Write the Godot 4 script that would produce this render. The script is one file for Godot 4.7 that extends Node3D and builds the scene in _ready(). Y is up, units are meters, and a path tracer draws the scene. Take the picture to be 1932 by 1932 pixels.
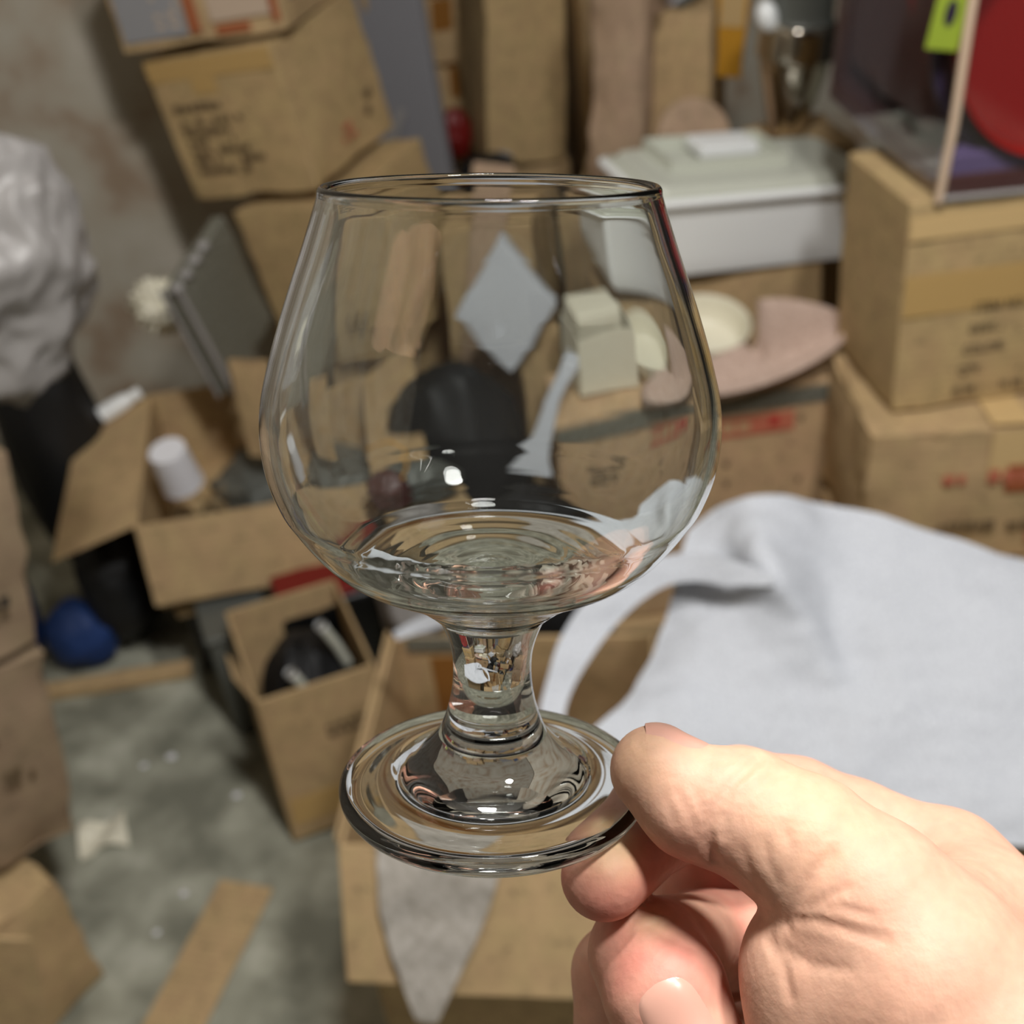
extends Node3D
# A brandy glass held up by its foot in a crowded stock room full of cartons.

var used := {}
var M := {}


func _ready() -> void:
	# camera, surroundings, lamps
	var cam := Camera3D.new()
	cam.name = "camera"
	var lens := CameraAttributesPhysical.new()
	lens.frustum_focal_length = 30.46
	lens.frustum_focus_distance = 0.212
	lens.frustum_near = 0.02
	lens.frustum_far = 30.0
	lens.exposure_aperture = 13.5
	lens.exposure_shutter_speed = 100.0
	cam.attributes = lens
	cam.fov = 43.0
	cam.near = 0.02
	cam.position = Vector3(0, 1.45, 0)
	cam.rotation_degrees = Vector3(-36, 0, -8)
	add_child(cam)
	cam.current = true
	var env := Environment.new()
	env.background_mode = Environment.BG_COLOR
	env.background_color = Color(0.02, 0.02, 0.022)
	env.tonemap_mode = Environment.TONE_MAPPER_LINEAR
	env.tonemap_exposure = 1.13
	env.sdfgi_enabled = true
	env.ssao_enabled = true
	env.ssil_enabled = true
	var we := WorldEnvironment.new()
	we.name = "surroundings"
	we.environment = env
	add_child(we)
	materials()
	ceiling_bulb(Vector3(0.50, 2.42, 0.03), 0.9, "round white ceiling bulb nearest the glass, above its right")
	ceiling_bulb(Vector3(0.20, 2.40, -0.40), 1.1, "round white ceiling bulb farther off, above the white foam sheet")
	# the room, then what stands in it, from the largest to the smallest
	room()
	glass()
	hand()
	left_side()
	back_side()
	right_side()
	middle()
	small_things()


# ---------- names, labels, nodes ----------

func numbered(called: String) -> String:
	used[called] = used.get(called, -1) + 1
	return called if used[called] == 0 else "%s_%03d" % [called, used[called]]


func tag(o: Node, label: String, category: String, group := "") -> void:
	o.set_meta("label", label)
	o.set_meta("category", category)
	if group:
		o.set_meta("group", group)


func thing(called: String, label: String, category: String, at := Vector3.ZERO, turn := Vector3.ZERO, group := "") -> Node3D:
	var o := Node3D.new()
	o.name = numbered(called)
	add_child(o)
	o.position = at
	o.rotation_degrees = turn
	tag(o, label, category, group)
	return o


func part(parent: Node, called: String, mesh: Mesh, mat: Material, at := Vector3.ZERO, turn := Vector3.ZERO) -> MeshInstance3D:
	var o := MeshInstance3D.new()
	o.name = numbered(called) if parent == self else called
	o.mesh = mesh
	o.material_override = mat
	parent.add_child(o, true)
	o.position = at
	o.rotation_degrees = turn
	return o


func struct(called: String, mesh: Mesh, mat: Material, at := Vector3.ZERO) -> MeshInstance3D:
	var o := part(self, called, mesh, mat, at)
	o.set_meta("kind", "structure")
	return o


# ---------- materials ----------

func noise(frequency: float, octaves := 4, seed_ := 1, kind := FastNoiseLite.TYPE_SIMPLEX_SMOOTH) -> FastNoiseLite:
	var n := FastNoiseLite.new()
	n.noise_type = kind
	n.frequency = frequency
	n.fractal_octaves = octaves
	n.seed = seed_
	return n


func noise_texture(n: FastNoiseLite, colors: Array, offsets: Array, side := 512) -> NoiseTexture2D:
	var t := NoiseTexture2D.new()
	t.width = side
	t.height = side
	t.seamless = true
	t.noise = n
	if colors.size():
		var g := Gradient.new()
		g.offsets = PackedFloat32Array(offsets)
		g.colors = PackedColorArray(colors)
		t.color_ramp = g
	return t


func mat(called: String, color: Color, rough := 0.8, metal := 0.0) -> StandardMaterial3D:
	var m := StandardMaterial3D.new()
	m.resource_name = called
	m.albedo_color = color
	m.roughness = rough
	m.metallic = metal
	M[called] = m
	return m


func triplanar(m: StandardMaterial3D, scale_: float, color: Texture2D, relief: Texture2D = null, height := 0.05) -> void:
	m.uv1_triplanar = true
	m.uv1_scale = Vector3.ONE * scale_
	if color:
		m.albedo_texture = color
	if relief:
		m.heightmap_enabled = true
		m.heightmap_texture = relief
		m.heightmap_scale = height


func cardboard_picture() -> ImageTexture:
	# paper fibre, faint flute lines, scuffs and dark handling marks
	var a := noise(0.012, 5, 3)
	var b := noise(0.12, 2, 9)
	var c := noise(0.03, 4, 21)
	var im := Image.create(512, 512, false, Image.FORMAT_RGB8)
	for y in 512:
		for x in 512:
			var v := 0.93 + 0.07 * a.get_noise_2d(x, y) + 0.03 * b.get_noise_2d(x * 0.3, y * 3.0) + 0.015 * sin(y * TAU / 16.0)
			var s := c.get_noise_2d(x + 900, y)
			if s > 0.32:
				v -= (s - 0.32) * 0.5
			im.set_pixel(x, y, Color(v, v * (0.985 + 0.02 * a.get_noise_2d(x + 300, y)), v * 0.97))
	return ImageTexture.create_from_image(im)


func materials() -> void:
	var card := cardboard_picture()
	var fine := noise_texture(noise(0.06, 4, 5), [], [])
	var paper := {"card_tan": Color(0.77, 0.665, 0.50), "card_yellow": Color(0.77, 0.67, 0.49), "card_grey": Color(0.64, 0.56, 0.46), "card_pink": Color(0.74, 0.64, 0.54), "card_rose": Color(0.80, 0.68, 0.53), "card_inside": Color(0.68, 0.57, 0.40), "card_edge": Color(0.80, 0.68, 0.46)}
	for k in paper:
		var m := mat(k, paper[k], 0.82)
		triplanar(m, 3.0, card, fine, 0.02)
	mat("tape", Color(0.74, 0.61, 0.39), 0.28)
	mat("tape_brown", Color(0.56, 0.38, 0.18), 0.3)
	mat("tape_clear", Color(0.82, 0.70, 0.50), 0.18)
	mat("ink", Color(0.16, 0.14, 0.12), 0.8)
	mat("ink_faded", Color(0.40, 0.33, 0.23), 0.85)
	mat("ink_red", Color(0.70, 0.22, 0.18), 0.8)
	mat("ink_red_faded", Color(0.74, 0.42, 0.32), 0.8)
	var wall := mat("plaster", Color(0.82, 0.81, 0.79), 0.9)
	wall.uv1_world_triplanar = true
	triplanar(wall, 0.9, noise_texture(noise(0.006, 5, 14), [Color(0.72, 0.64, 0.56), Color(0.81, 0.77, 0.71), Color(0.84, 0.82, 0.77), Color(0.88, 0.86, 0.82)], [0.18, 0.4, 0.62, 0.9], 768), fine, 0.06)
	var con := mat("concrete", Color(0.72, 0.72, 0.68), 0.85)
	con.uv1_world_triplanar = true
	triplanar(con, 1.0, noise_texture(noise(0.009, 6, 31), [Color(0.66, 0.66, 0.62), Color(0.78, 0.78, 0.74), Color(0.85, 0.85, 0.81), Color(0.98, 0.98, 0.95)], [0.2, 0.42, 0.6, 0.85], 768), fine, 0.08)
	mat("ceiling_paint", Color(0.28, 0.27, 0.26), 0.9)
	mat("dark_shutter", Color(0.20, 0.19, 0.18), 0.8)
	var foam := mat("foam_white", Color(0.81, 0.825, 0.85), 0.7)
	triplanar(foam, 9.0, noise_texture(noise(0.05, 4, 41), [Color(0.90, 0.90, 0.91), Color(1, 1, 1)], [0.3, 0.7]), fine, 0.05)
	foam.backlight_enabled = true
	foam.backlight = Color(0.35, 0.35, 0.36)
	var dirty := mat("foam_dirty", Color(0.74, 0.72, 0.69), 0.8)
	triplanar(dirty, 7.0, noise_texture(noise(0.02, 5, 43), [Color(0.84, 0.83, 0.81), Color(0.94, 0.93, 0.92), Color(1, 1, 1)], [0.2, 0.5, 0.8]), fine, 0.12)
	mat("plastic_white", Color(0.95, 0.96, 0.96), 0.35)
	mat("plastic_frost", Color(0.79, 0.80, 0.75), 0.32)
	mat("plastic_cream", Color(0.90, 0.88, 0.80), 0.4)
	var film := mat("film", Color(0.62, 0.605, 0.595), 0.42)
	film.backlight_enabled = true
	film.backlight = Color(0.4, 0.4, 0.4)
	var bub := mat("bubble_film", Color(0.56, 0.56, 0.52), 0.3, 0.1)
	triplanar(bub, 8.0, noise_texture(noise(0.03, 3, 47), [Color(0.75, 0.75, 0.72), Color(1, 1, 1)], [0.3, 0.75]), fine, 0.2)
	mat("grey_board", Color(0.56, 0.56, 0.58), 0.7)
	mat("grey_metal", Color(0.40, 0.41, 0.39), 0.45, 0.3)
	mat("steel", Color(0.76, 0.73, 0.68), 0.13, 1.0)
	mat("black_plastic", Color(0.04, 0.045, 0.05), 0.4)
	mat("black_film", Color(0.05, 0.055, 0.065), 0.6)
	mat("blue_film", Color(0.10, 0.22, 0.44), 0.6)
	mat("red_plastic", Color(0.45, 0.08, 0.07), 0.45)
	mat("red_bright", Color(0.56, 0.08, 0.06), 0.4)
	mat("purple", Color(0.40, 0.34, 0.52), 0.5)
	mat("purple_dark", Color(0.17, 0.13, 0.22), 0.4)
	mat("maroon", Color(0.30, 0.16, 0.16), 0.4)
	mat("green_label", Color(0.58, 0.66, 0.20), 0.6)
	mat("yellow_card", Color(0.80, 0.58, 0.18), 0.5)
	mat("pale_cord", Color(0.84, 0.74, 0.64), 0.6)
	mat("print_white", Color(0.74, 0.66, 0.58), 0.6)
	mat("print_grey", Color(0.55, 0.55, 0.56), 0.6)
	mat("print_blue", Color(0.16, 0.32, 0.52), 0.6)
	mat("print_orange", Color(0.62, 0.34, 0.20), 0.6)
	var pink := mat("pink_felt", Color(0.79, 0.70, 0.645), 0.9)
	triplanar(pink, 6.0, noise_texture(noise(0.03, 4, 53), [Color(0.90, 0.88, 0.87), Color(1, 1, 1)], [0.3, 0.7]), fine, 0.06)
	mat("paper_white", Color(0.90, 0.90, 0.92), 0.7)
	var cab := mat("bulb_glow", Color(1, 1, 1), 0.4)
	cab.emission_enabled = true
	cab.emission = Color(1.0, 0.99, 0.975)
	cab.emission_energy_multiplier = 45.0
	var g := mat("clear_glass", Color(0.985, 0.995, 0.99, 0.0), 0.0)
	g.transparency = BaseMaterial3D.TRANSPARENCY_ALPHA
	g.refraction_enabled = true
	g.refraction_scale = 0.052
	var pane := mat("clear_film", Color(0.5, 0.45, 0.47, 0.03), 0.06)
	pane.transparency = BaseMaterial3D.TRANSPARENCY_ALPHA
	var skin := mat("skin", Color(1, 1, 1), 0.58)
	skin.metallic_specular = 0.4
	skin.vertex_color_use_as_albedo = true
	skin.subsurf_scatter_enabled = true
	skin.subsurf_scatter_strength = 0.12
	triplanar(skin, 34.0, null, noise_texture(noise(0.035, 5, 61, FastNoiseLite.TYPE_CELLULAR), [], []), 0.011)
	mat("nail", Color(0.75, 0.57, 0.505), 0.32)
	mat("nail_edge", Color(0.92, 0.86, 0.72), 0.3)


# ---------- shapes ----------

func add_tri(st: SurfaceTool, p: Array, n: Array, uv: Array = []) -> void:
	# Godot's front faces run clockwise: turn the corners so that the face looks along its normals
	var order := [0, 1, 2]
	if (p[1] - p[0]).cross(p[2] - p[0]).dot(n[0] + n[1] + n[2]) > 0.0:
		order = [0, 2, 1]
	for i in order:
		st.set_normal(n[i])
		if uv.size():
			st.set_uv(uv[i])
		st.add_vertex(p[i])


func add_grid(st: SurfaceTool, pts: Array, out: Vector3, facing := true) -> void:
	# pts: rows of points. Smooth normals; `out` is a point inside (facing) or the direction that the sheet looks in
	var rows := pts.size()
	var cols: int = pts[0].size()
	var nor := []
	for r in rows:
		var line := []
		for c in cols:
			var du: Vector3 = pts[r][mini(c + 1, cols - 1)] - pts[r][maxi(c - 1, 0)]
			var dv: Vector3 = pts[mini(r + 1, rows - 1)][c] - pts[maxi(r - 1, 0)][c]
			var n := du.cross(dv)
			if n.length_squared() < 1e-18:   # a pole: borrow the direction of the next row
				var q: Array = pts[1] if r == 0 else pts[maxi(r - 1, 0)]
				n = (pts[r][c] - (q[0] + q[cols / 2]) * 0.5) * (1.0 if pole_sign(pts) else -1.0)
			line.append(n.normalized())
		nor.append(line)
	var mid: Vector3 = pts[rows / 2][cols / 2]
	var want: Vector3 = mid - out if facing else out
	var flip := 1.0 if (nor[rows / 2][cols / 2] as Vector3).dot(want) >= 0.0 else -1.0
	for r in rows - 1:
		for c in cols - 1:
			var p := [pts[r][c], pts[r][c + 1], pts[r + 1][c + 1], pts[r + 1][c]]
			var n := [nor[r][c] * flip, nor[r][c + 1] * flip, nor[r + 1][c + 1] * flip, nor[r + 1][c] * flip]
			add_tri(st, [p[0], p[1], p[2]], [n[0], n[1], n[2]])
			add_tri(st, [p[0], p[2], p[3]], [n[0], n[2], n[3]])


func pole_sign(pts: Array) -> bool:
	# whether the net's own normals look away from its middle
	var r := pts.size() / 2
	var c: int = pts[0].size() / 4
	var du: Vector3 = pts[r][c + 1] - pts[r][c - 1]
	var dv: Vector3 = pts[r + 1][c] - pts[r - 1][c]
	return du.cross(dv).dot(pts[r][c] - pts[r][(c + pts[0].size() / 2) % pts[0].size()]) > 0.0


func begin() -> SurfaceTool:
	var st := SurfaceTool.new()
	st.begin(Mesh.PRIMITIVE_TRIANGLES)
	return st


func stops(half: float, rad: float, n: int) -> Array:
	var a := [-half, -half + rad * 0.4, -half + rad]
	for i in range(1, n):
		a.append(lerpf(-half + rad, half - rad, float(i) / n))
	a.append_array([half - rad, half - rad * 0.4, half])
	return a


func soft_box(size: Vector3, rad := 0.004, crush := 0.0, seed_ := 1, n := 6) -> ArrayMesh:
	# a box standing on y = 0 with rounded edges; crush dents its edges and bulges its faces a little
	var st := begin()
	add_soft_box(st, Transform3D(), size, rad, crush, seed_, n)
	st.index()
	return st.commit()


func add_soft_box(st: SurfaceTool, tr: Transform3D, size: Vector3, rad := 0.004, crush := 0.0, seed_ := 1, n := 6) -> void:
	var h := size * 0.5
	rad = minf(rad, minf(h.x, minf(h.y, h.z)) * 0.9)
	var f := noise(6.0, 3, seed_)
	for axis in 3:
		var u := (axis + 1) % 3
		var v := (axis + 2) % 3
		for side in [-1.0, 1.0]:
			var rows := []
			for a in stops(h[u], rad, n if crush > 0.0 else 1):
				var line := []
				for b in stops(h[v], rad, n if crush > 0.0 else 1):
					var p := Vector3.ZERO
					p[axis] = side * h[axis]
					p[u] = a
					p[v] = b
					var core := p.clamp(-h + Vector3.ONE * rad, h - Vector3.ONE * rad)
					var d := (p - core).normalized()
					p = core + d * rad
					if crush > 0.0:
						var edge := 1.0 - minf(h[u] - absf(a), h[v] - absf(b)) / minf(h[u], h[v])
						p -= d * crush * (absf(f.get_noise_3dv(p * 1.0)) * 2.2 * edge * edge - 0.15 * (1.0 - edge))
						p += Vector3(f.get_noise_3dv(p + Vector3(5, 0, 0)), f.get_noise_3dv(p + Vector3(0, 7, 0)), f.get_noise_3dv(p + Vector3(0, 0, 9))) * crush * 0.5
					line.append(tr * (p + Vector3(0, h.y, 0)))
				rows.append(line)
			add_grid(st, rows, tr * Vector3(0, h.y, 0))


func spline(pts: Array, steps: int) -> Array:
	var out := []
	for i in pts.size() - 1:
		var a = pts[maxi(i - 1, 0)]
		var b = pts[i]
		var c = pts[i + 1]
		var d = pts[mini(i + 2, pts.size() - 1)]
		for s in steps:
			out.append(b.cubic_interpolate(c, a, d, float(s) / steps))
	out.append(pts[pts.size() - 1])
	return out


func lathe(profile: Array, segments := 64, st: SurfaceTool = null, tr := Transform3D()) -> SurfaceTool:
	# profile: Vector2(radius, height) running so that the outside lies to its right when it climbs
	if st == null:
		st = begin()
	var n := profile.size()
	var nor := []
	for i in n:
		var t: Vector2 = (profile[mini(i + 1, n - 1)] - profile[maxi(i - 1, 0)]).normalized()
		nor.append(Vector2(t.y, -t.x))
	for s in segments:
		var a0 := TAU * s / segments
		var a1 := TAU * (s + 1) / segments
		for i in n - 1:
			var p := []
			var q := []
			for k in [[i, a0], [i, a1], [i + 1, a1], [i + 1, a0]]:
				var c := Vector3(cos(k[1]), 0, sin(k[1]))
				var r: Vector2 = profile[k[0]]
				var m: Vector2 = nor[k[0]]
				p.append(tr * (c * r.x + Vector3(0, r.y, 0)))
				q.append((tr.basis * (c * m.x + Vector3(0, m.y, 0))).normalized())
			if profile[i].x > 1e-6:
				add_tri(st, [p[0], p[1], p[2]], [q[0], q[1], q[2]])
			if profile[i + 1].x > 1e-6:
				add_tri(st, [p[0], p[2], p[3]], [q[0], q[2], q[3]])
	return st


func sheet(rows: Array, thick: float, wrinkle := 0.0, seed_ := 1, fine := 4) -> ArrayMesh:
	# a sheet with real thickness through a net of points, with soft wrinkles
	var f := noise(9.0, 3, seed_)
	var f2 := noise(26.0, 2, seed_ + 1)
	var dense := []
	for r in rows:
		dense.append(spline(r, fine))
	var turned := []
	for c in dense[0].size():
		var col := []
		for r in dense.size():
			col.append(dense[r][c])
		turned.append(spline(col, fine))
	var R := turned.size()
	var C: int = turned[0].size()
	var top := []
	var low := []
	for r in R:
		var a := []
		var b := []
		for c in C:
			var du: Vector3 = turned[mini(r + 1, R - 1)][c] - turned[maxi(r - 1, 0)][c]
			var dv: Vector3 = turned[r][mini(c + 1, C - 1)] - turned[r][maxi(c - 1, 0)]
			var n := du.cross(dv).normalized()
			var p: Vector3 = turned[r][c]
			p += n * (f.get_noise_3dv(p) + 0.35 * f2.get_noise_3dv(p * Vector3(0.5, 1.0, 1.6))) * wrinkle
			a.append(p + n * thick * 0.5)
			b.append(p - n * thick * 0.5)
		top.append(a)
		low.append(b)
	var st := begin()
	var n0: Vector3 = top[R / 2][C / 2] - low[R / 2][C / 2]
	add_grid(st, top, n0, false)
	add_grid(st, low, -n0, false)
	var mid: Vector3 = turned[R / 2][C / 2]
	for line in [[top[0], low[0]], [top[R - 1], low[R - 1]]]:
		add_grid(st, line, mid)
	var left := [[], []]
	var right := [[], []]
	for r in R:
		left[0].append(top[r][0])
		left[1].append(low[r][0])
		right[0].append(top[r][C - 1])
		right[1].append(low[r][C - 1])
	add_grid(st, left, mid)
	add_grid(st, right, mid)
	st.index()
	return st.commit()


func ribbon(path: Array, face: Vector3, thick: float, wrinkle := 0.0, seed_ := 1) -> ArrayMesh:
	# path: [point, width]; a band that lies along the path and looks towards `face`
	var rows := []
	for i in path.size():
		var t: Vector3 = (path[mini(i + 1, path.size() - 1)][0] - path[maxi(i - 1, 0)][0]).normalized()
		var w: Vector3 = t.cross(face).normalized() * path[i][1] * 0.5
		rows.append([path[i][0] - w, path[i][0] - w * 0.33, path[i][0] + w * 0.33, path[i][0] + w])
	return sheet(rows, thick, wrinkle, seed_, 4)


func blob(size: Vector3, rough: float, frequency: float, seed_: int, segments := 40, sharp := true) -> ArrayMesh:
	# a crumpled lump standing on y = 0
	var f := noise(frequency, 3, seed_)
	if sharp:
		f.fractal_type = FastNoiseLite.FRACTAL_RIDGED
	var st := begin()
	var rows := []
	for i in segments / 2 + 1:
		var th := PI * i / (segments / 2)
		var line := []
		for k in segments + 1:
			var ph := TAU * k / segments
			var d := Vector3(sin(th) * cos(ph), cos(th), sin(th) * sin(ph))
			var r := 1.0 + rough * f.get_noise_3dv(d * 10.0)
			line.append(d * r * size * 0.5)
		rows.append(line)
	var low := 1e9
	for l in rows:
		for p in l:
			low = minf(low, p.y)
	for l in rows:
		for i in l.size():
			l[i] += Vector3(0, -low, 0)
	add_grid(st, rows, Vector3(0, size.y * 0.5, 0))
	st.index()
	return st.commit()


func tube(pts: Array, rad: float, sides := 10) -> ArrayMesh:
	var st := begin()
	var rows := []
	for i in pts.size():
		var t: Vector3 = (pts[mini(i + 1, pts.size() - 1)] - pts[maxi(i - 1, 0)]).normalized()
		var u := t.cross(Vector3(0.31, 0.2, 0.93)).normalized()
		var v := t.cross(u)
		for end in ([0.02, 1.0] if i == 0 else [1.0, 0.02] if i == pts.size() - 1 else [1.0]):
			var line := []
			for k in sides + 1:
				line.append(pts[i] + (u * cos(TAU * k / sides) + v * sin(TAU * k / sides)) * rad * end)
			rows.append(line)
	for r in rows.size() - 1:
		for k in sides:
			var c: Vector3 = (rows[r][0] + rows[r][sides / 2]) * 0.5
			var d: Vector3 = (rows[r + 1][0] + rows[r + 1][sides / 2]) * 0.5
			var p := [rows[r][k], rows[r][k + 1], rows[r + 1][k + 1], rows[r + 1][k]]
			var n := [(p[0] - c).normalized(), (p[1] - c).normalized(), (p[2] - d).normalized(), (p[3] - d).normalized()]
			add_tri(st, [p[0], p[1], p[2]], [n[0], n[1], n[2]])
			add_tri(st, [p[0], p[2], p[3]], [n[0], n[2], n[3]])
	st.index()
	return st.commit()


# ---------- cartons ----------

func carton(label: String, at: Vector3, turn: Vector3, size: Vector3, card: String, seed_: int, tapes := "tape", crush := 0.006, category := "carton") -> Node3D:
	var t := thing("carton", label, category, at, turn)
	part(t, "body", soft_box(size, 0.005, crush, seed_, 8), M[card])
	if tapes:
		# a strip along the top seam that folds over the front
		var e := crush * 0.3 + 0.0006
		part(t, "tape", soft_box(Vector3(0.05, 0.0006, size.z * 0.98), 0.0003), M[tapes], Vector3(0, size.y + e, 0))
		part(t, "tape", soft_box(Vector3(0.05, 0.07, 0.0006), 0.0003), M[tapes], Vector3(0, size.y - 0.072, size.z * 0.5 + e))
	return t


func words(parent: Node, text: String, height: float, at: Vector3, ink: String, turn := Vector3.ZERO) -> void:
	var tm := TextMesh.new()
	var f := SystemFont.new()
	f.font_names = PackedStringArray(["Droid Sans"])
	tm.font = f
	tm.text = text
	tm.font_size = 24
	tm.pixel_size = height / 17.0
	tm.depth = 0.0006
	tm.curve_step = 4.0
	tm.horizontal_alignment = HORIZONTAL_ALIGNMENT_LEFT
	part(parent, "printed_word", tm, M[ink], at, turn)


func scribble(parent: Node, w: float, h: float, lines: int, at: Vector3, ink: String, seed_: int, turn := Vector3.ZERO, fill := 0.7) -> void:
	# print that is too small to read: rows of short strokes
	var rng := RandomNumberGenerator.new()
	rng.seed = seed_
	var st := begin()
	var step := h / lines
	for i in lines:
		var x := 0.0
		while x < w * (1.0 if rng.randf() < 0.6 else 0.6):
			var l := step * rng.randf_range(0.3, 0.9)
			if rng.randf() < fill:
				add_soft_box(st, Transform3D(Basis(), Vector3(x + l * 0.5, h - (i + 0.8) * step, 0)), Vector3(l, step * rng.randf_range(0.45, 0.75), 0.0006), 0.0002)
			x += l + step * 0.18
	st.index()
	part(parent, "printed_lines", st.commit(), M[ink], at, turn).set_meta("kind", "stuff")


func open_carton(label: String, at: Vector3, turn: Vector3, size: Vector3, card: String, flaps: Dictionary, wall := 0.005) -> Node3D:
	# flaps: side -> [length, angle above the horizontal outwards, width share, shift]
	var t := thing("open_carton", label, "carton", at, turn)
	part(t, "bottom_panel", soft_box(Vector3(size.x, wall, size.z), 0.002), M[card])
	for s in [-1, 1]:
		part(t, "side_panel", soft_box(Vector3(wall, size.y, size.z), 0.002), M[card], Vector3(s * (size.x - wall) * 0.5, 0, 0))
		part(t, "end_panel", soft_box(Vector3(size.x - wall * 2, size.y, wall), 0.002), M[card], Vector3(0, 0, s * (size.z - wall) * 0.5))
	var where := {"left": [Vector3(-1, 0, 0), size.z], "right": [Vector3(1, 0, 0), size.z], "front": [Vector3(0, 0, 1), size.x], "back": [Vector3(0, 0, -1), size.x]}
	for side in flaps:
		for f in flaps[side]:
			var o: Vector3 = where[side][0]
			var along := Vector3(absf(o.z), 0, absf(o.x))
			var w: float = where[side][1]
			var a := deg_to_rad(f[1])
			var dir := o * cos(a) + Vector3.UP * sin(a)
			var nrm := dir.cross(along)
			var m := part(t, "flap", soft_box(Vector3(w * f[2], f[0], wall), 0.002, 0.003, 5, 5), M[card])
			m.transform = Transform3D(Basis(along, dir, along.cross(dir)), o * (size.x if o.x != 0 else size.z) * 0.5 + Vector3.UP * size.y + along * w * f[3] + nrm * 0.0)
	return t


# ---------- lamps and the room ----------

func ceiling_bulb(at: Vector3, energy: float, label: String) -> void:
	var t := thing("ceiling_bulb", label, "lamp", at, Vector3.ZERO, "bare bulbs under the ceiling")
	var b := spline([Vector2(0.0001, -0.10), Vector2(0.040, -0.094), Vector2(0.078, -0.062), Vector2(0.094, -0.008), Vector2(0.080, 0.034), Vector2(0.04, 0.056), Vector2(0.016, 0.064)], 4)
	var st := lathe(b, 32)
	st.index()
	part(t, "bulb_glass", st.commit(), M["bulb_glow"])
	var s := lathe([Vector2(0.0001, 0.055), Vector2(0.02, 0.055), Vector2(0.021, 0.06), Vector2(0.021, 0.10), Vector2(0.012, 0.108), Vector2(0.0001, 0.108)], 32)
	s.index()
	part(t, "lamp_socket", s.commit(), M["plastic_white"])
	part(t, "lamp_cord", tube([Vector3(0, 0.1, 0), Vector3(0.004, 0.45, 0.002), Vector3(0, 3.9 - at.y, 0)], 0.003), M["black_plastic"])
	var l := OmniLight3D.new()
	l.name = "bulb_light"
	l.light_color = Color(1.0, 0.99, 0.975)
	l.light_energy = energy
	l.light_size = 0.09
	l.omni_range = 12.0
	l.omni_attenuation = 2.0
	l.shadow_enabled = true
	t.add_child(l)


func room() -> void:
	struct("floor", soft_box(Vector3(3.4, 0.1, 4.9), 0.001), M["concrete"], Vector3(0.15, -0.1, -1.05))
	struct("ceiling", soft_box(Vector3(3.4, 0.1, 4.9), 0.001), M["ceiling_paint"], Vector3(0.15, 3.9, -1.05))
	struct("wall_back", soft_box(Vector3(3.4, 3.9, 0.1), 0.001), M["plaster"], Vector3(0.15, 0, -3.45))
	struct("wall_front", soft_box(Vector3(3.4, 3.9, 0.1), 0.001), M["dark_shutter"], Vector3(0.15, 0, 1.35))
	struct("wall_left", soft_box(Vector3(0.1, 3.9, 4.7), 0.001), M["plaster"], Vector3(-1.5, 0, -1.05))
	struct("wall_right", soft_box(Vector3(0.1, 3.9, 4.7), 0.001), M["dark_shutter"], Vector3(1.8, 0, -1.05))
	# the wall behind the left stack stands forward of the back wall
	struct("wall_partition", soft_box(Vector3(1.03, 3.9, 0.1), 0.001), M["plaster"], Vector3(-0.935, 0, -2.58))


# ---------- the glass ----------

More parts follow.
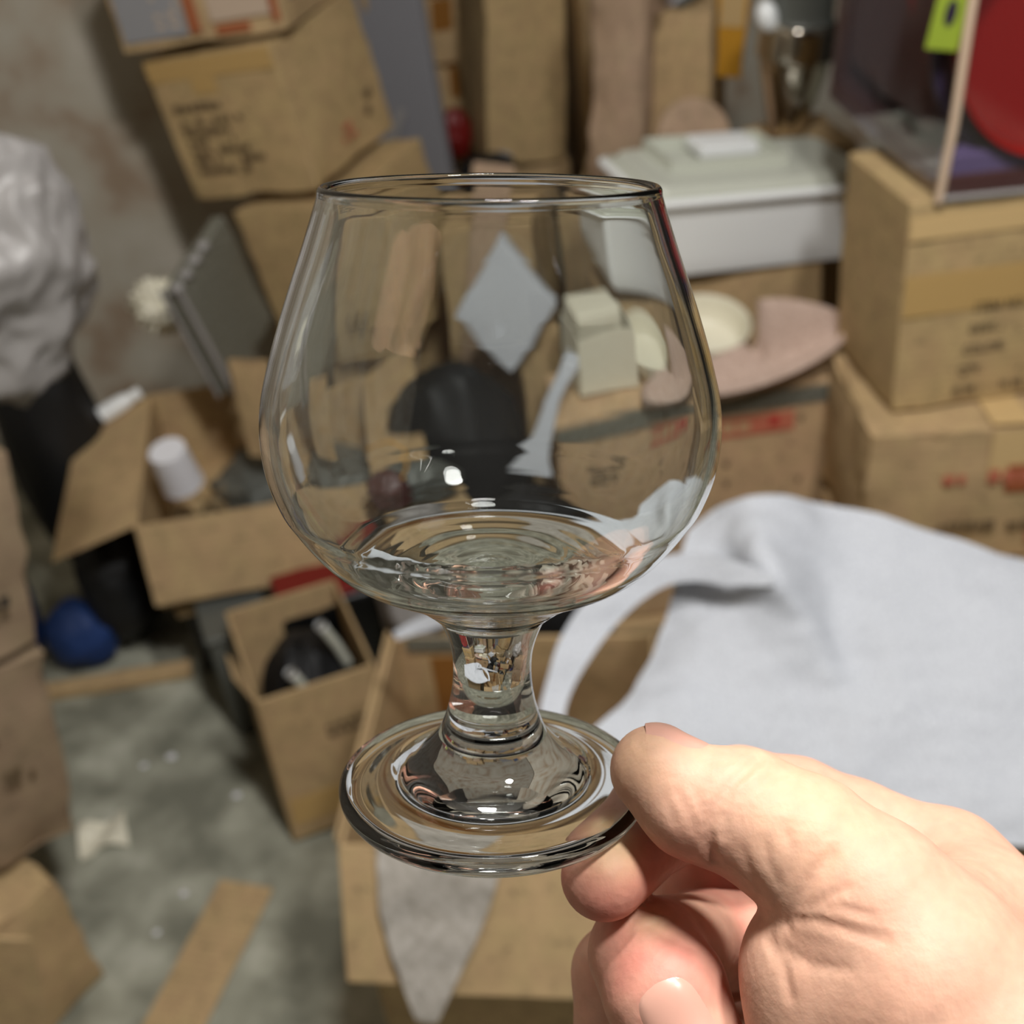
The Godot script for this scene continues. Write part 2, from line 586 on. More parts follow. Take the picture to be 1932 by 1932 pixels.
func glass() -> void:
	# heights in mm above the widest ring of the foot, radii in mm; leans a little away from the eye, as it is held
	var t := thing("brandy_glass", "clear short-stemmed brandy glass held up by its foot in the middle", "glass", Vector3(-0.01023, 1.27333, -0.16148))
	var up := Vector3(0.13206, 0.94570, -0.29699)
	var right := Vector3(0.99027, -0.11259, 0.08180)
	t.basis = Basis(right, up, right.cross(up)).orthonormalized()
	var outer := spline([Vector2(9.0, 32.4), Vector2(11.0, 34.3), Vector2(14.7, 37.2), Vector2(20.0, 40.3), Vector2(25.2, 43.0), Vector2(28.7, 46.0), Vector2(31.2, 49.0), Vector2(33.3, 52.0), Vector2(35.1, 55.0), Vector2(36.9, 60.5), Vector2(37.5, 66.5), Vector2(37.0, 72.0), Vector2(35.5, 78.0), Vector2(33.6, 84.0), Vector2(31.5, 90.0), Vector2(29.3, 96.0), Vector2(27.4, 101.5), Vector2(26.75, 103.6)], 12)
	var lip := spline([Vector2(26.75, 103.6), Vector2(26.6, 104.6), Vector2(26.15, 105.1), Vector2(25.6, 105.0), Vector2(25.25, 104.3), Vector2(25.3, 103.2)], 5)
	# the inner face follows the outer one at the thickness of the wall, then turns into a flat floor
	var rest := []
	for i in range(outer.size() - 2, 1, -1):
		var q: Vector2 = outer[i]
		var along: Vector2 = (outer[i + 1] - outer[i - 1]).normalized()
		var wall := 1.25 + 0.25 * smoothstep(46.0, 62.0, q.y)
		var p := q + Vector2(-along.y, along.x) * wall
		if p.y < 96.5 and p.y > 45.0:
			rest.append(p)
	var inner: Array = spline([Vector2(25.3, 103.2), Vector2(25.83, 101.6), Vector2(26.62, 99.2), rest[0], rest[4]], 6)
	inner = inner.slice(0, 18) + rest
	inner.append_array(spline([inner[inner.size() - 1], Vector2(23.9, 43.75), Vector2(21.8, 43.15), Vector2(18.0, 42.95), Vector2(13.0, 42.9), Vector2(7.0, 43.0), Vector2(2.5, 43.1), Vector2(0.0, 43.35)], 8).slice(1))
	# the faint rings that the mould left round the thick bottom
	for i in outer.size():
		var h: float = outer[i].y
		outer[i].x += (0.05 * sin(h * 4.3) + 0.03 * sin(h * 9.7 + 1.0)) * smoothstep(33.0, 36.0, h) * (1.0 - smoothstep(39.0, 44.0, h))
	for i in inner.size():
		var r: float = inner[i].x
		inner[i].y += 0.12 * sin(r * 1.05) * (1.0 - smoothstep(16.0, 20.0, r)) * smoothstep(1.0, 4.0, r)
	var bowl: Array = outer + lip.slice(1) + inner.slice(1)
	var stem := spline([Vector2(9.6, 10.6), Vector2(8.5, 13.4), Vector2(7.55, 16.8), Vector2(7.0, 20.0), Vector2(6.82, 23.0), Vector2(7.0, 26.0), Vector2(7.7, 29.0), Vector2(9.0, 32.4)], 6)
	var foot := spline([Vector2(0.0, -0.6), Vector2(6.0, -0.8), Vector2(14.0, -1.3), Vector2(20.0, -1.9), Vector2(23.6, -2.5), Vector2(25.8, -2.3), Vector2(27.1, -1.2), Vector2(27.56, 0.1), Vector2(27.3, 1.3), Vector2(26.3, 2.2), Vector2(24.4, 2.5), Vector2(20.5, 2.9), Vector2(17.6, 3.6), Vector2(15.9, 4.6), Vector2(14.4, 5.8), Vector2(12.2, 7.6), Vector2(9.6, 10.6)], 6)
	for p in [["foot", foot], ["stem", stem], ["bowl", bowl]]:
		var mm := []
		for q in p[1]:
			mm.append(q * 0.001)
		var st := lathe(mm, 144)
		st.index()
		part(t, p[0], st.commit(), M["clear_glass"])


# ---------- the hand ----------

var caps := []      # per chain: [softness, [from, along, 1 / length squared, radius, growth], ...] in mm
var folds := []


func smin(a: float, b: float, k: float) -> float:
	var h := clampf(0.5 + 0.5 * (b - a) / k, 0.0, 1.0)
	return b + (a - b) * h - k * h * (1.0 - h)


func near_chains(p: Vector3, reach: float) -> Array:
	var out := []
	for g in caps:
		var near := [g[0]]
		for c in g[1]:
			if cap(p, c) < reach + g[0]:
				near.append(c)
		out.append(near)
	return out


func cap(p: Vector3, c: Array) -> float:
	var q: Vector3 = p - c[0]
	var h := clampf(q.dot(c[1]) * c[2], 0.0, 1.0)
	return (q - c[1] * h).length() - c[3] - c[4] * h


func flesh(p: Vector3, chains: Array) -> float:
	var d := 1e3
	for i in chains.size():
		var g: Array = chains[i]
		if g.size() < 2:
			continue
		var e := cap(p, g[1])
		for n in range(2, g.size()):
			e = smin(e, cap(p, g[n]), g[0])
		d = smin(d, e, 2.5 if i == 1 else 0.5)
	return d


func crease(p: Vector3, near: Array) -> float:
	var d := 0.0
	for s in near:
		var q: Vector3 = p - s[0]
		var h := clampf(q.dot(s[1]) * s[2], 0.0, 1.0)
		var l: float = (q - s[1] * h).length_squared() / (s[4] * s[4])
		if l < 6.0:
			d = maxf(d, s[3] * exp(-l))
	return d


func skin_color(p: Vector3, spots: Array, mottle: FastNoiseLite) -> Color:
	# blood close under the skin of the finger ends, paler over the joints: hue, not shade
	var base := Color(0.77, 0.60, 0.51)
	var v := mottle.get_noise_3dv(p) * 0.5
	for s in spots:
		var w: float = s[2] * exp(-(p - s[0]).length_squared() / (s[1] * s[1])) * (1.0 + v)
		base = base.lerp(s[3], clampf(w, 0.0, 1.0))
	var k := 1.0 + 0.05 * mottle.get_noise_3dv(p * 3.0)
	return Color(base.r * k, base.g * k * (1.0 - v * 0.04), base.b * k * (1.0 - v * 0.05)).srgb_to_linear()


func hand() -> void:
	var j := {
		"t0": [Vector3(-30.1, 14.1, -22.6), 7.7],
		"t1": [Vector3(-24.5, 10.5, -17.5), 8.6],
		"t2": [Vector3(-16.9, 9.5, -15.0), 9.9],
		"t3": [Vector3(-7.8, 6.0, -8.7), 11.2],
		"t4": [Vector3(0.0, 0.0, 0.0), 13.5],
		"t5": [Vector3(17.3, -18.9, 19.9), 20],
		"w": [Vector3(49.6, -54.7, 37.3), 25],
		"i0": [Vector3(-41.1, -1.9, -14.7), 7.5],
		"i1": [Vector3(-29.8, -10.3, -30.9), 8.2],
		"i2": [Vector3(-11.0, -20.6, -44.4), 9.4],
		"i25": [Vector3(-0.4, -24.5, -42.1), 10.2],
		"i3": [Vector3(10.2, -28.4, -37.4), 10.4],
		"i4": [Vector3(25.5, -32.0, -27.4), 11.4],
		"i5": [Vector3(52.5, -54.0, 3.4), 20],
		"m0": [Vector3(-30.5, -24.4, 4.2), 9.4],
		"m05": [Vector3(-33.4, -20.5, -3.6), 10.6],
		"m1": [Vector3(-35.7, -19.3, -10.7), 9.6],
		"m2": [Vector3(-21.3, -44.0, -28.6), 9.6],
		"m3": [Vector3(4.0, -53.3, -31.7), 10.2],
		"m4": [Vector3(28.7, -57.0, -29.0), 11.5],
		"r0": [Vector3(-42.3, -46.3, -8.4), 8.7],
		"r1": [Vector3(-40.1, -36.5, -19.2), 8.7],
		"r2": [Vector3(-26.1, -58.8, -25.3), 9.0],
		"r4": [Vector3(28.2, -73.9, -26.6), 10.8],
		"l0": [Vector3(-31.1, -62.8, -0.1), 7.0],
		"l1": [Vector3(-34.2, -61.5, -8.5), 7.4],
		"l2": [Vector3(-24.3, -70.4, -14.4), 7.9],
		"l4": [Vector3(26.3, -84.8, -18.8), 9.5],
		"h0": [Vector3(-6.3, -10.8, 4.1), 14.2],
		"h1": [Vector3(-8.3, -27.3, 18.6), 15],
		"h2": [Vector3(5.1, -8.5, 8.7), 18],
		"h3": [Vector3(12.3, -26.2, 24.0), 24],
		"b0": [Vector3(10.8, -12.2, -1.1), 12],
		"b1": [Vector3(26.4, -28.2, -12.9), 13],
		"p0": [Vector3(-10.0, -48.2, -47.8), 11],
		"p2": [Vector3(29.4, -56.9, -34.1), 14],
		"p1": [Vector3(61.5, -59.1, 7.1), 22],
		"p5": [Vector3(-23.5, -44.8, -45.3), 9.0],
		"p3": [Vector3(-11.7, -74.4, -41.1), 12],
		"p4": [Vector3(32.8, -83.5, -30.8), 16],
	}
	var chains := {
		"thumb": [4.0, "t0-t1 t1-t2 t2-t3 t3-t4 t4-t5 t5-w t4-b0 b0-b1 b1-i5 i3-i4 i4-i5 i5-w i4-b1 p2-p1 m3-m4 m4-p1"],
		"thenar": [5.0, "h0-h1 h2-h3 h1-h3 t5-h3 h0-h2"],
		"index": [2.0, "i0-i1 i1-i2 i2-i25 i25-i3 i3-i4"],
		"middle": [2.0, "m0-m05 m05-m1 m1-m2 m2-m3"],
		"ring": [2.0, "r0-r1 r1-r2 r2-r4 r4-p1"],
		"little": [2.0, "l0-l1 l1-l2 l2-l4 l4-p1"],
		"palm": [4.0, "p5-p0 p0-p2 p2-p4 p3-p4 p4-p1"],
	}
	var creases := [
		[0.8, 0.75, [Vector3(-23.5, 8.7, -6.1), Vector3(-24.4, 12.4, -6.9), Vector3(-23.9, 15.4, -8.0), Vector3(-22.1, 18.1, -9.8), Vector3(-19.4, 19.9, -12.2), Vector3(-15.8, 20.4, -14.8), Vector3(-13.5, 19.7, -17.1)]],
		[0.3, 0.6, [Vector3(-22.0, 14.7, -6.7), Vector3(-20.7, 17.7, -8.8), Vector3(-18.3, 19.3, -10.3), Vector3(-14.9, 19.8, -12.0), Vector3(-10.5, 18.8, -14.1)]],
		[0.18, 0.5, [Vector3(-27.8, 18.8, -13.6), Vector3(-26.9, 16.8, -10.7), Vector3(-26.0, 14.3, -8.4)]],
		[0.18, 0.5, [Vector3(-25.4, 19.4, -13.8), Vector3(-24.6, 17.7, -10.6), Vector3(-23.8, 16.4, -8.8)]],
		[0.15, 0.5, [Vector3(-29.8, 17.9, -13.6), Vector3(-28.8, 14.7, -10.1)]],
		[0.5, 0.8, [Vector3(-14.4, 4.3, 4.1), Vector3(-13.5, 6.8, 3.9), Vector3(-11.8, 10.1, 3.4), Vector3(-9.5, 13.0, 2.0), Vector3(-6.2, 15.0, 0.3)]],
		[0.45, 0.8, [Vector3(-13.7, 5.9, 4.1), Vector3(-10.1, 8.5, 7.3), Vector3(-6.4, 9.2, 10.0), Vector3(-1.6, 9.4, 12.8)]],
		[0.35, 0.7, [Vector3(-13.0, 7.4, 4.3), Vector3(-9.3, 10.8, 5.4), Vector3(-5.1, 13.2, 5.2)]],
		[0.25, 0.7, [Vector3(-11.5, 9.1, 4.9), Vector3(-7.2, 11.1, 7.1), Vector3(-3.0, 11.3, 9.5)]],
		[0.3, 0.8, [Vector3(-17.0, 0.4, 3.9), Vector3(-15.9, 0.7, 8.2), Vector3(-15.8, -1.9, 12.6)]],
		[0.22, 0.8, [Vector3(-15.5, 1.5, 6.4), Vector3(-12.1, 2.7, 10.7), Vector3(-7.3, 5.0, 14.0)]],
		[0.2, 0.6, [Vector3(-19.3, 13.4, -4.6), Vector3(-18.7, 10.2, -2.8), Vector3(-17.4, 6.9, -1.0)]],
		[0.18, 0.6, [Vector3(-16.0, 14.8, -3.9), Vector3(-15.7, 12.4, -1.6), Vector3(-14.6, 10.0, 0.6)]],
		[0.18, 0.6, [Vector3(-12.4, 16.9, -4.7), Vector3(-12.1, 15.1, -1.9)]],
		[0.25, 0.6, [Vector3(-38.1, -9.5, -9.9), Vector3(-35.0, -9.3, -11.7), Vector3(-31.7, -10.2, -12.7)]],
		[0.2, 0.6, [Vector3(-39.0, -10.2, -7.8), Vector3(-35.0, -9.3, -9.2), Vector3(-30.4, -10.5, -9.3)]],
	]
	for name_ in chains:
		var list := []
		for pair in (chains[name_][1] as String).split(" "):
			var ab := pair.split("-")
			var a: Vector3 = j[ab[0]][0]
			var b: Vector3 = j[ab[1]][0]
			var ra: float = j[ab[0]][1]
			list.append([a, b - a, 1.0 / maxf((b - a).length_squared(), 1e-6), ra, float(j[ab[1]][1]) - ra])
		caps.append([float(chains[name_][0]), list])
	for c in creases:
		for i in c[2].size() - 1:
			var a: Vector3 = c[2][i]
			var b: Vector3 = c[2][i + 1]
			folds.append([a, b - a, 1.0 / (b - a).length_squared(), float(c[0]) * 1.7, float(c[1]) * 1.1])
	var rosy := Color(0.77, 0.47, 0.42)
	var pale := Color(0.79, 0.67, 0.52)
	var spots := [[j["t1"][0] + Vector3(0, -7, 5), 8.0, 0.8, rosy], [j["i0"][0], 11.0, 0.9, rosy], [j["i1"][0], 10.0, 0.8, rosy], [j["m05"][0] + Vector3(0, 6, 0), 11.0, 0.8, rosy], [j["m0"][0], 9.0, 0.5, rosy], [j["i25"][0], 10.0, 0.55, rosy], [j["i4"][0], 9.0, 0.45, rosy], [j["r1"][0], 9.0, 0.4, rosy], [j["m2"][0], 12.0, 0.8, rosy], [j["p0"][0], 16.0, 0.8, rosy],
		[j["t0"][0] + Vector3(-3, 6, 2), 7.0, 0.35, pale], [j["i0"][0] + Vector3(2, 7.5, -1), 6.0, 1.0, pale], [j["m1"][0] + Vector3(2, 9, 0), 4.5, 0.7, pale], [j["t3"][0] + Vector3(0, 11, 0), 10.0, 0.35, pale]]
	var mottle := noise(0.09, 3, 77)
	# surface nets: blocks of cells that the surface may cross, one vertex in each crossed cell
	var cell := 0.8
	var lo := Vector3(-54, -112, -66)
	var size := Vector3i(160, 184, 160)
	var step := 8
	var values := {}
	for bx in range(0, size.x, step):
		for by in range(0, size.y, step):
			for bz in range(0, size.z, step):
				var mid := lo + (Vector3(bx, by, bz) + Vector3.ONE * step * 0.5) * cell
				var reach := cell * step * 0.5 * 1.7321 + 1.5
				var chains_here := near_chains(mid, reach)
				if absf(flesh(mid, near_chains(mid, reach + 30.0))) > reach + 2.5:
					continue
				var folds_here := []
				for s in folds:
					var q: Vector3 = mid - s[0]
					if (q - s[1] * clampf(q.dot(s[1]) * s[2], 0.0, 1.0)).length() < reach + 2.0:
						folds_here.append(s)
				var block := PackedFloat32Array()
				block.resize((step + 1) ** 3)
				var at := 0
				for x in step + 1:
					for y in step + 1:
						for z in step + 1:
							var p := lo + Vector3(bx + x, by + y, bz + z) * cell
							var d := flesh(p, chains_here)
							if folds_here.size() and absf(d) < 2.5:
								d += crease(p, folds_here)
							block[at] = d
							at += 1
				values[Vector3i(bx, by, bz)] = block
	var ids := {}
	var verts := PackedVector3Array()
	var n1 := step + 1
	for b in values:
		var v: PackedFloat32Array = values[b]
		for x in step:
			for y in step:
				for z in step:
					var o := (x * n1 + y) * n1 + z
					var c := [v[o], v[o + 1], v[o + n1], v[o + n1 + 1], v[o + n1 * n1], v[o + n1 * n1 + 1], v[o + n1 * n1 + n1], v[o + n1 * n1 + n1 + 1]]
					var inside := 0
					for w in c:
						inside += 1 if w < 0.0 else 0
					if inside == 0 or inside == 8:
						continue
					var sum := Vector3.ZERO
					var count := 0
					for a in 8:
						for bit in [1, 2, 4]:
							if a & bit == 0 and (c[a] < 0.0) != (c[a | bit] < 0.0):
								var s: float = c[a] / (c[a] - c[a | bit])
								var q := Vector3(a >> 2 & 1, a >> 1 & 1, a & 1)
								q[{4: 0, 2: 1, 1: 2}[bit]] += s
								sum += q
								count += 1
					ids[b + Vector3i(x, y, z)] = verts.size()
					verts.append(lo + (Vector3(b) + Vector3(x, y, z) + sum / count) * cell)
	var index := PackedInt32Array()
	var axes := [Vector3i(1, 0, 0), Vector3i(0, 1, 0), Vector3i(0, 0, 1)]
	for b in values:
		var v: PackedFloat32Array = values[b]
		for x in step:
			for y in step:
				for z in step:
					var o := (x * n1 + y) * n1 + z
					for axis in 3:
						var e: float = v[o + [n1 * n1, n1, 1][axis]]
						if (v[o] < 0.0) == (e < 0.0):
							continue
						var here: Vector3i = b + Vector3i(x, y, z)
						var du: Vector3i = axes[(axis + 1) % 3]
						var dv: Vector3i = axes[(axis + 2) % 3]
						var k := [here, here - du, here - du - dv, here - dv]
						if not (ids.has(k[0]) and ids.has(k[1]) and ids.has(k[2]) and ids.has(k[3])):
							continue
						var q := [ids[k[0]], ids[k[1]], ids[k[2]], ids[k[3]]]
						if v[o] < 0.0:
							q.reverse()
						index.append_array([q[0], q[1], q[2], q[0], q[2], q[3]])
	var normals := PackedVector3Array()
	normals.resize(verts.size())
	for i in range(0, index.size(), 3):
		var n := (verts[index[i + 2]] - verts[index[i]]).cross(verts[index[i + 1]] - verts[index[i]])
		for k in 3:
			normals[index[i + k]] += n
	var colors := PackedColorArray()
	colors.resize(verts.size())
	for i in verts.size():
		normals[i] = normals[i].normalized()
		colors[i] = skin_color(verts[i], spots, mottle)
		verts[i] *= 0.001
	var arrays := []
	arrays.resize(Mesh.ARRAY_MAX)
	arrays[Mesh.ARRAY_VERTEX] = verts
	arrays[Mesh.ARRAY_NORMAL] = normals
	arrays[Mesh.ARRAY_COLOR] = colors
	arrays[Mesh.ARRAY_INDEX] = index
	var mesh := ArrayMesh.new()
	mesh.add_surface_from_arrays(Mesh.PRIMITIVE_TRIANGLES, arrays)
	var t := thing("person", "bare right hand pinching the foot of the brandy glass between thumb and forefinger", "person", Vector3(0.0481, 1.2681, -0.1286))
	part(t, "hand", mesh, M["skin"])
	nail(t, Vector3(-25.4, 18.8, -25.9), Vector3(0.41, 0.70, -0.57), Vector3(0.827, -0.289, 0.482), 11.5, 9.5, "thumb nail with a yellowish free edge")
	nail(t, Vector3(-33.0, -14.0, 6.9), Vector3(-0.10, 0.62, 0.76), Vector3(-0.310, 0.311, -0.899), 13.5, 10.8, "pale pink nail of the middle finger")


func nail(t: Node3D, at: Vector3, out: Vector3, back: Vector3, long: float, wide: float, label: String) -> void:
	# a curved plate laid on the finger: u runs from the free edge to the root, v across
	out = out.normalized()
	back = (back - out * back.dot(out)).normalized()
	var side := back.cross(out)
	var rows := []
	var low := []
	for i in 15:
		var u := lerpf(-1.0, 1.0, i / 14.0)
		var a := []
		var b := []
		for k in 15:
			var v := lerpf(-1.0, 1.0, k / 14.0)
			var pinch := 1.0 - 0.32 * pow(maxf(u, 0.0), 3.0) - 0.12 * pow(maxf(-u, 0.0), 4.0)
			var bow := u - 0.16 * v * v * signf(u) * u * u
			var p := at + back * bow * long * 0.5 + side * v * pinch * wide * 0.5 + out * 6.0
			for s in 24:
				p -= out * flesh(p, near_chains(p, 14.0)) * 0.8
			var rim := pow(maxf(absf(v), maxf(u, 0.0)), 6.0)
			a.append((p + out * (0.42 - 0.5 * rim)) * 0.001)
			b.append((p - out * 0.6) * 0.001)
		rows.append(a)
		low.append(b)
	var st := begin()
	add_grid(st, rows, out, false)
	add_grid(st, low, -out, false)
	add_grid(st, [rows[0], low[0]], at * 0.001)
	st.index()
	var o := part(t, "nail", st.commit(), M["nail"])
	o.set_meta("label", label)


# ---------- left: wall stack, open carton, near cartons ----------

func left_side() -> void:
	# the stack against the wall
	var c3 := carton("yellowish carton of the left wall stack, below the one with the printed table", Vector3(-0.203, 0.329, -2.247), Vector3(2.1, -30.1, 8.0), Vector3(0.241, 0.280, 0.28), "card_yellow", 3, "")
	scribble(c3, 0.13, 0.05, 3, Vector3(-0.06, 0.05, 0.1435), "ink_faded", 5)
	var c2 := carton("tan carton in the left wall stack with a printed table on its front", Vector3(-0.298, 0.614, -2.307), Vector3(0.9, -28.4, 7.7), Vector3(0.270, 0.250, 0.282), "card_yellow", 4, "")
	part(c2, "tape", soft_box(Vector3(0.05, 0.06, 0.0008), 0.0003), M["tape"], Vector3(-0.02, 0.185, 0.1425))
	part(c2, "tape", soft_box(Vector3(0.26, 0.035, 0.0008), 0.0003), M["tape"], Vector3(0, 0.212, 0.1422))
	scribble(c2, 0.165, 0.02, 1, Vector3(-0.10, 0.155, 0.1445), "ink_faded", 7, Vector3.ZERO, 1.0)
	scribble(c2, 0.16, 0.105, 6, Vector3(-0.095, 0.045, 0.1445), "ink_faded", 8, Vector3.ZERO, 0.8)
	scribble(c2, 0.08, 0.035, 2, Vector3(0.1385, 0.035, 0.03), "ink_red_faded", 9, Vector3(0, 90, 0), 0.5)
	scribble(c2, 0.05, 0.05, 2, Vector3(0.1385, 0.05, -0.04), "ink_faded", 19, Vector3(0, 90, 0), 0.5)
	carton("plain carton at the bottom of the left wall stack behind the open carton", Vector3(-0.235, 0.0, -2.29), Vector3(0, -30, 0), Vector3(0.25, 0.32, 0.24), "card_tan", 5, "")
	var t1 := carton("colour-printed carton on top of the left wall stack, grey and white panels with orange borders", Vector3(-0.350, 0.870, -2.310), Vector3(-2.4, -17.1, 4.7), Vector3(0.300, 0.20, 0.258), "card_tan", 6, "")
	part(t1, "printed_panel", soft_box(Vector3(0.118, 0.17, 0.001), 0.0004), M["print_grey"], Vector3(-0.078, 0.018, 0.133))
	part(t1, "printed_panel", soft_box(Vector3(0.105, 0.155, 0.001), 0.0004), M["print_white"], Vector3(0.077, 0.032, 0.133))
	part(t1, "printed_band", soft_box(Vector3(0.018, 0.165, 0.001), 0.0004), M["print_orange"], Vector3(-0.005, 0.02, 0.1332))
	part(t1, "printed_band", soft_box(Vector3(0.012, 0.17, 0.001), 0.0004), M["print_orange"], Vector3(0.138, 0.02, 0.1332))
	part(t1, "printed_band", soft_box(Vector3(0.06, 0.014, 0.001), 0.0004), M["print_orange"], Vector3(0.06, 0.012, 0.1334))
	part(t1, "printed_panel", soft_box(Vector3(0.001, 0.14, 0.16), 0.0004), M["print_blue"], Vector3(0.154, 0.045, 0.02))
	scribble(t1, 0.05, 0.06, 4, Vector3(-0.07, 0.03, 0.1342), "print_white", 11, Vector3.ZERO, 0.5)
	# grey panel wrapped in bubble film, leaning between the wall and the stack
	var w := thing("wrapped_panel", "grey flat panel wrapped in shiny film leaning against the left wall stack", "panel", Vector3(-0.401, 0.433, -1.945), Vector3(10.7, -19.2, 5.7))
	part(w, "panel", soft_box(Vector3(0.029, 0.213, 0.195), 0.006, 0.004, 15, 8), M["bubble_film"])
	part(w, "film_edge", soft_box(Vector3(0.012, 0.22, 0.006), 0.003, 0.002, 16, 5), M["film"], Vector3(0.016, -0.004, 0.098))
	part(w, "film_edge", soft_box(Vector3(0.008, 0.22, 0.006), 0.003, 0.002, 17, 5), M["film"], Vector3(-0.014, -0.004, 0.099))
	for i in 4:
		part(w, "film_knot", blob(Vector3(0.018, 0.014, 0.018), 0.5, 0.09, 60 + i, 14), M["film"], Vector3(0.012, 0.205, 0.095 - i * 0.035))
	tag(part(self, "crumpled_film", blob(Vector3(0.066, 0.064, 0.05), 0.85, 0.16, 71, 48), M["plastic_cream"], Vector3(-0.521, 0.478, -1.965)), "small crumpled whitish film ball stuck at the edge of the wrapped panel", "film")
	# the open carton with its flaps out
	var crate := thing("black_crate", "black crate in deep shade under the open carton", "crate", Vector3(-0.415, 0, -1.84), Vector3(0, 4.3, 0))
	part(crate, "crate_body", soft_box(Vector3(0.30, 0.155, 0.34), 0.01, 0.002, 3, 5), M["black_plastic"])
	for s in [-1, 1]:
		part(crate, "crate_rail", soft_box(Vector3(0.31, 0.012, 0.01), 0.003), M["black_plastic"], Vector3(0, 0.14, s * 0.172))
	var flat := thing("flattened_carton", "flattened brown carton lying on the black crate under the open carton", "carton", Vector3(-0.40, 0.156, -1.81), Vector3(0, 4.3, 0))
	part(flat, "board", soft_box(Vector3(0.33, 0.022, 0.36), 0.004, 0.003, 9, 6), M["card_tan"])
	part(flat, "board", soft_box(Vector3(0.31, 0.006, 0.34), 0.002, 0.002, 10, 6), M["card_inside"], Vector3(0.006, 0.022, 0.0))
	open_carton("open brown carton on the left with its flaps folded out and a white cup inside", Vector3(-0.422, 0.186, -1.819), Vector3(1.8, 4.3, -0.9), Vector3(0.324, 0.165, 0.382), "card_tan", {"left": [[0.14, -17.0, 0.98, 0.0]], "front": [[0.13, -72.0, 0.98, 0.0]], "right": [[0.12, 20.0, 0.98, 0.0]]})
	tag(part(self, "card_divider", soft_box(Vector3(0.078, 0.165, 0.004), 0.0015, 0.003, 13, 6), M["card_tan"], Vector3(-0.374, 0.335, -1.775), Vector3(-10, -30, 6)), "loose brown cardboard divider sticking up in the open carton on the left", "divider")
	var cup := thing("white_cup", "white plastic cup with a notched rim lying in the open carton on the left", "cup", Vector3(-0.510, 0.335, -1.735), Vector3(10, 10, 5))
	var cs := lathe(spline([Vector2(0.0001, 0.0), Vector2(0.026, 0.0), Vector2(0.029, 0.004), Vector2(0.031, 0.04), Vector2(0.033, 0.072), Vector2(0.0335, 0.074), Vector2(0.031, 0.073), Vector2(0.029, 0.04), Vector2(0.027, 0.008), Vector2(0.0001, 0.006)], 3), 36)
	cs.index()
	part(cup, "cup_body", cs.commit(), M["paper_white"], Vector3(0, 0.074, 0), Vector3(180, 0, 0))
	var rng := RandomNumberGenerator.new()
	rng.seed = 5
	var tell := ["small dusty glass below the white cup in the open carton", "small dusty glass in the left front corner of the open carton", "small dusty glass at the front wall of the open carton", "small dusty glass behind the loose divider in the open carton"]
	for i in 4:
		var gl := thing("glass_tumbler", tell[i], "glass", [Vector3(-0.475, 0.27, -1.72), Vector3(-0.52, 0.265, -1.69), Vector3(-0.41, 0.265, -1.69), Vector3(-0.37, 0.27, -1.86)][i], Vector3(rng.randf_range(60, 110), rng.randf_range(0, 180), 0), "small glasses in the open carton")
		var gs := lathe(spline([Vector2(0.0001, 0.0), Vector2(0.02, 0.0), Vector2(0.024, 0.006), Vector2(0.028, 0.06), Vector2(0.0262, 0.06), Vector2(0.022, 0.01), Vector2(0.0001, 0.008)], 3), 28)
		gs.index()
		part(gl, "tumbler", gs.commit(), M["clear_glass"])
	tag(part(self, "dark_wrapping", blob(Vector3(0.20, 0.07, 0.20), 0.35, 0.1, 81, 40), M["grey_metal"], Vector3(-0.38, 0.195, -1.85)), "dark crumpled wrapping in the open carton around the small glasses", "wrapping")
	# near cartons along the left edge
	var n1 := carton("scuffed carton on the floor at the bottom left, its corner on the concrete", Vector3(-0.871, 0.0, -1.067), Vector3(0, -42, 0), Vector3(0.36, 0.205, 0.36), "card_tan", 21, "tape_brown", 0.012)
	scribble(n1, 0.1, 0.05, 2, Vector3(0.187, 0.06, 0.08), "ink_red_faded", 23, Vector3(0, 90, 0), 0.5)
	var n2 := carton("battered carton leaning at the left edge, dark marks on its side", Vector3(-0.853, 0.238, -1.17), Vector3(-10, -49, -3), Vector3(0.34, 0.30, 0.36), "card_grey", 22, "", 0.014)
	for p in [[0.06, 0.20, 0.05], [0.10, 0.13, 0.05], [0.04, 0.06, 0.06]]:
		scribble(n2, 0.035, 0.03, 2, Vector3(0.178, p[1], -p[0]), "ink_faded", int(p[1] * 100), Vector3(0, 90, 0), 0.8)
	part(n2, "brown_tape", soft_box(Vector3(0.001, 0.07, 0.02), 0.0004), M["tape_brown"], Vector3(0.177, 0.10, -0.05), Vector3(25, 0, 0))
	var n3 := carton("upper battered carton leaning at the left edge, under the plastic bag", Vector3(-0.803, 0.540, -1.192), Vector3(-10, -49, -3), Vector3(0.34, 0.255, 0.36), "card_grey", 24, "", 0.014)
	scribble(n3, 0.05, 0.04, 2, Vector3(0.178, 0.05, -0.11), "ink", 25, Vector3(0, 90, 0), 0.7)
	tag(part(self, "cardboard_sheet", soft_box(Vector3(0.14, 0.37, 0.006), 0.002, 0.003, 29, 6), M["card_tan"], Vector3(-0.688, 0.0, -0.865), Vector3(-4, -5, -9)), "plain tan cardboard sheet standing in the bottom left corner of the picture", "cardboard")
	# the plastic bag on top, and what lies below it
	var bag := thing("plastic_bag", "crumpled translucent plastic bag at the left edge of the picture", "bag", Vector3(-0.56, 0.752, -1.30), Vector3(0, 20, -10))
	part(bag, "bag_body", blob(Vector3(0.22, 0.28, 0.18), 0.24, 0.085, 91, 112), M["film"])
	part(bag, "bag_neck", blob(Vector3(0.09, 0.10, 0.09), 0.3, 0.09, 92, 32), M["film"], Vector3(-0.02, 0.235, 0))
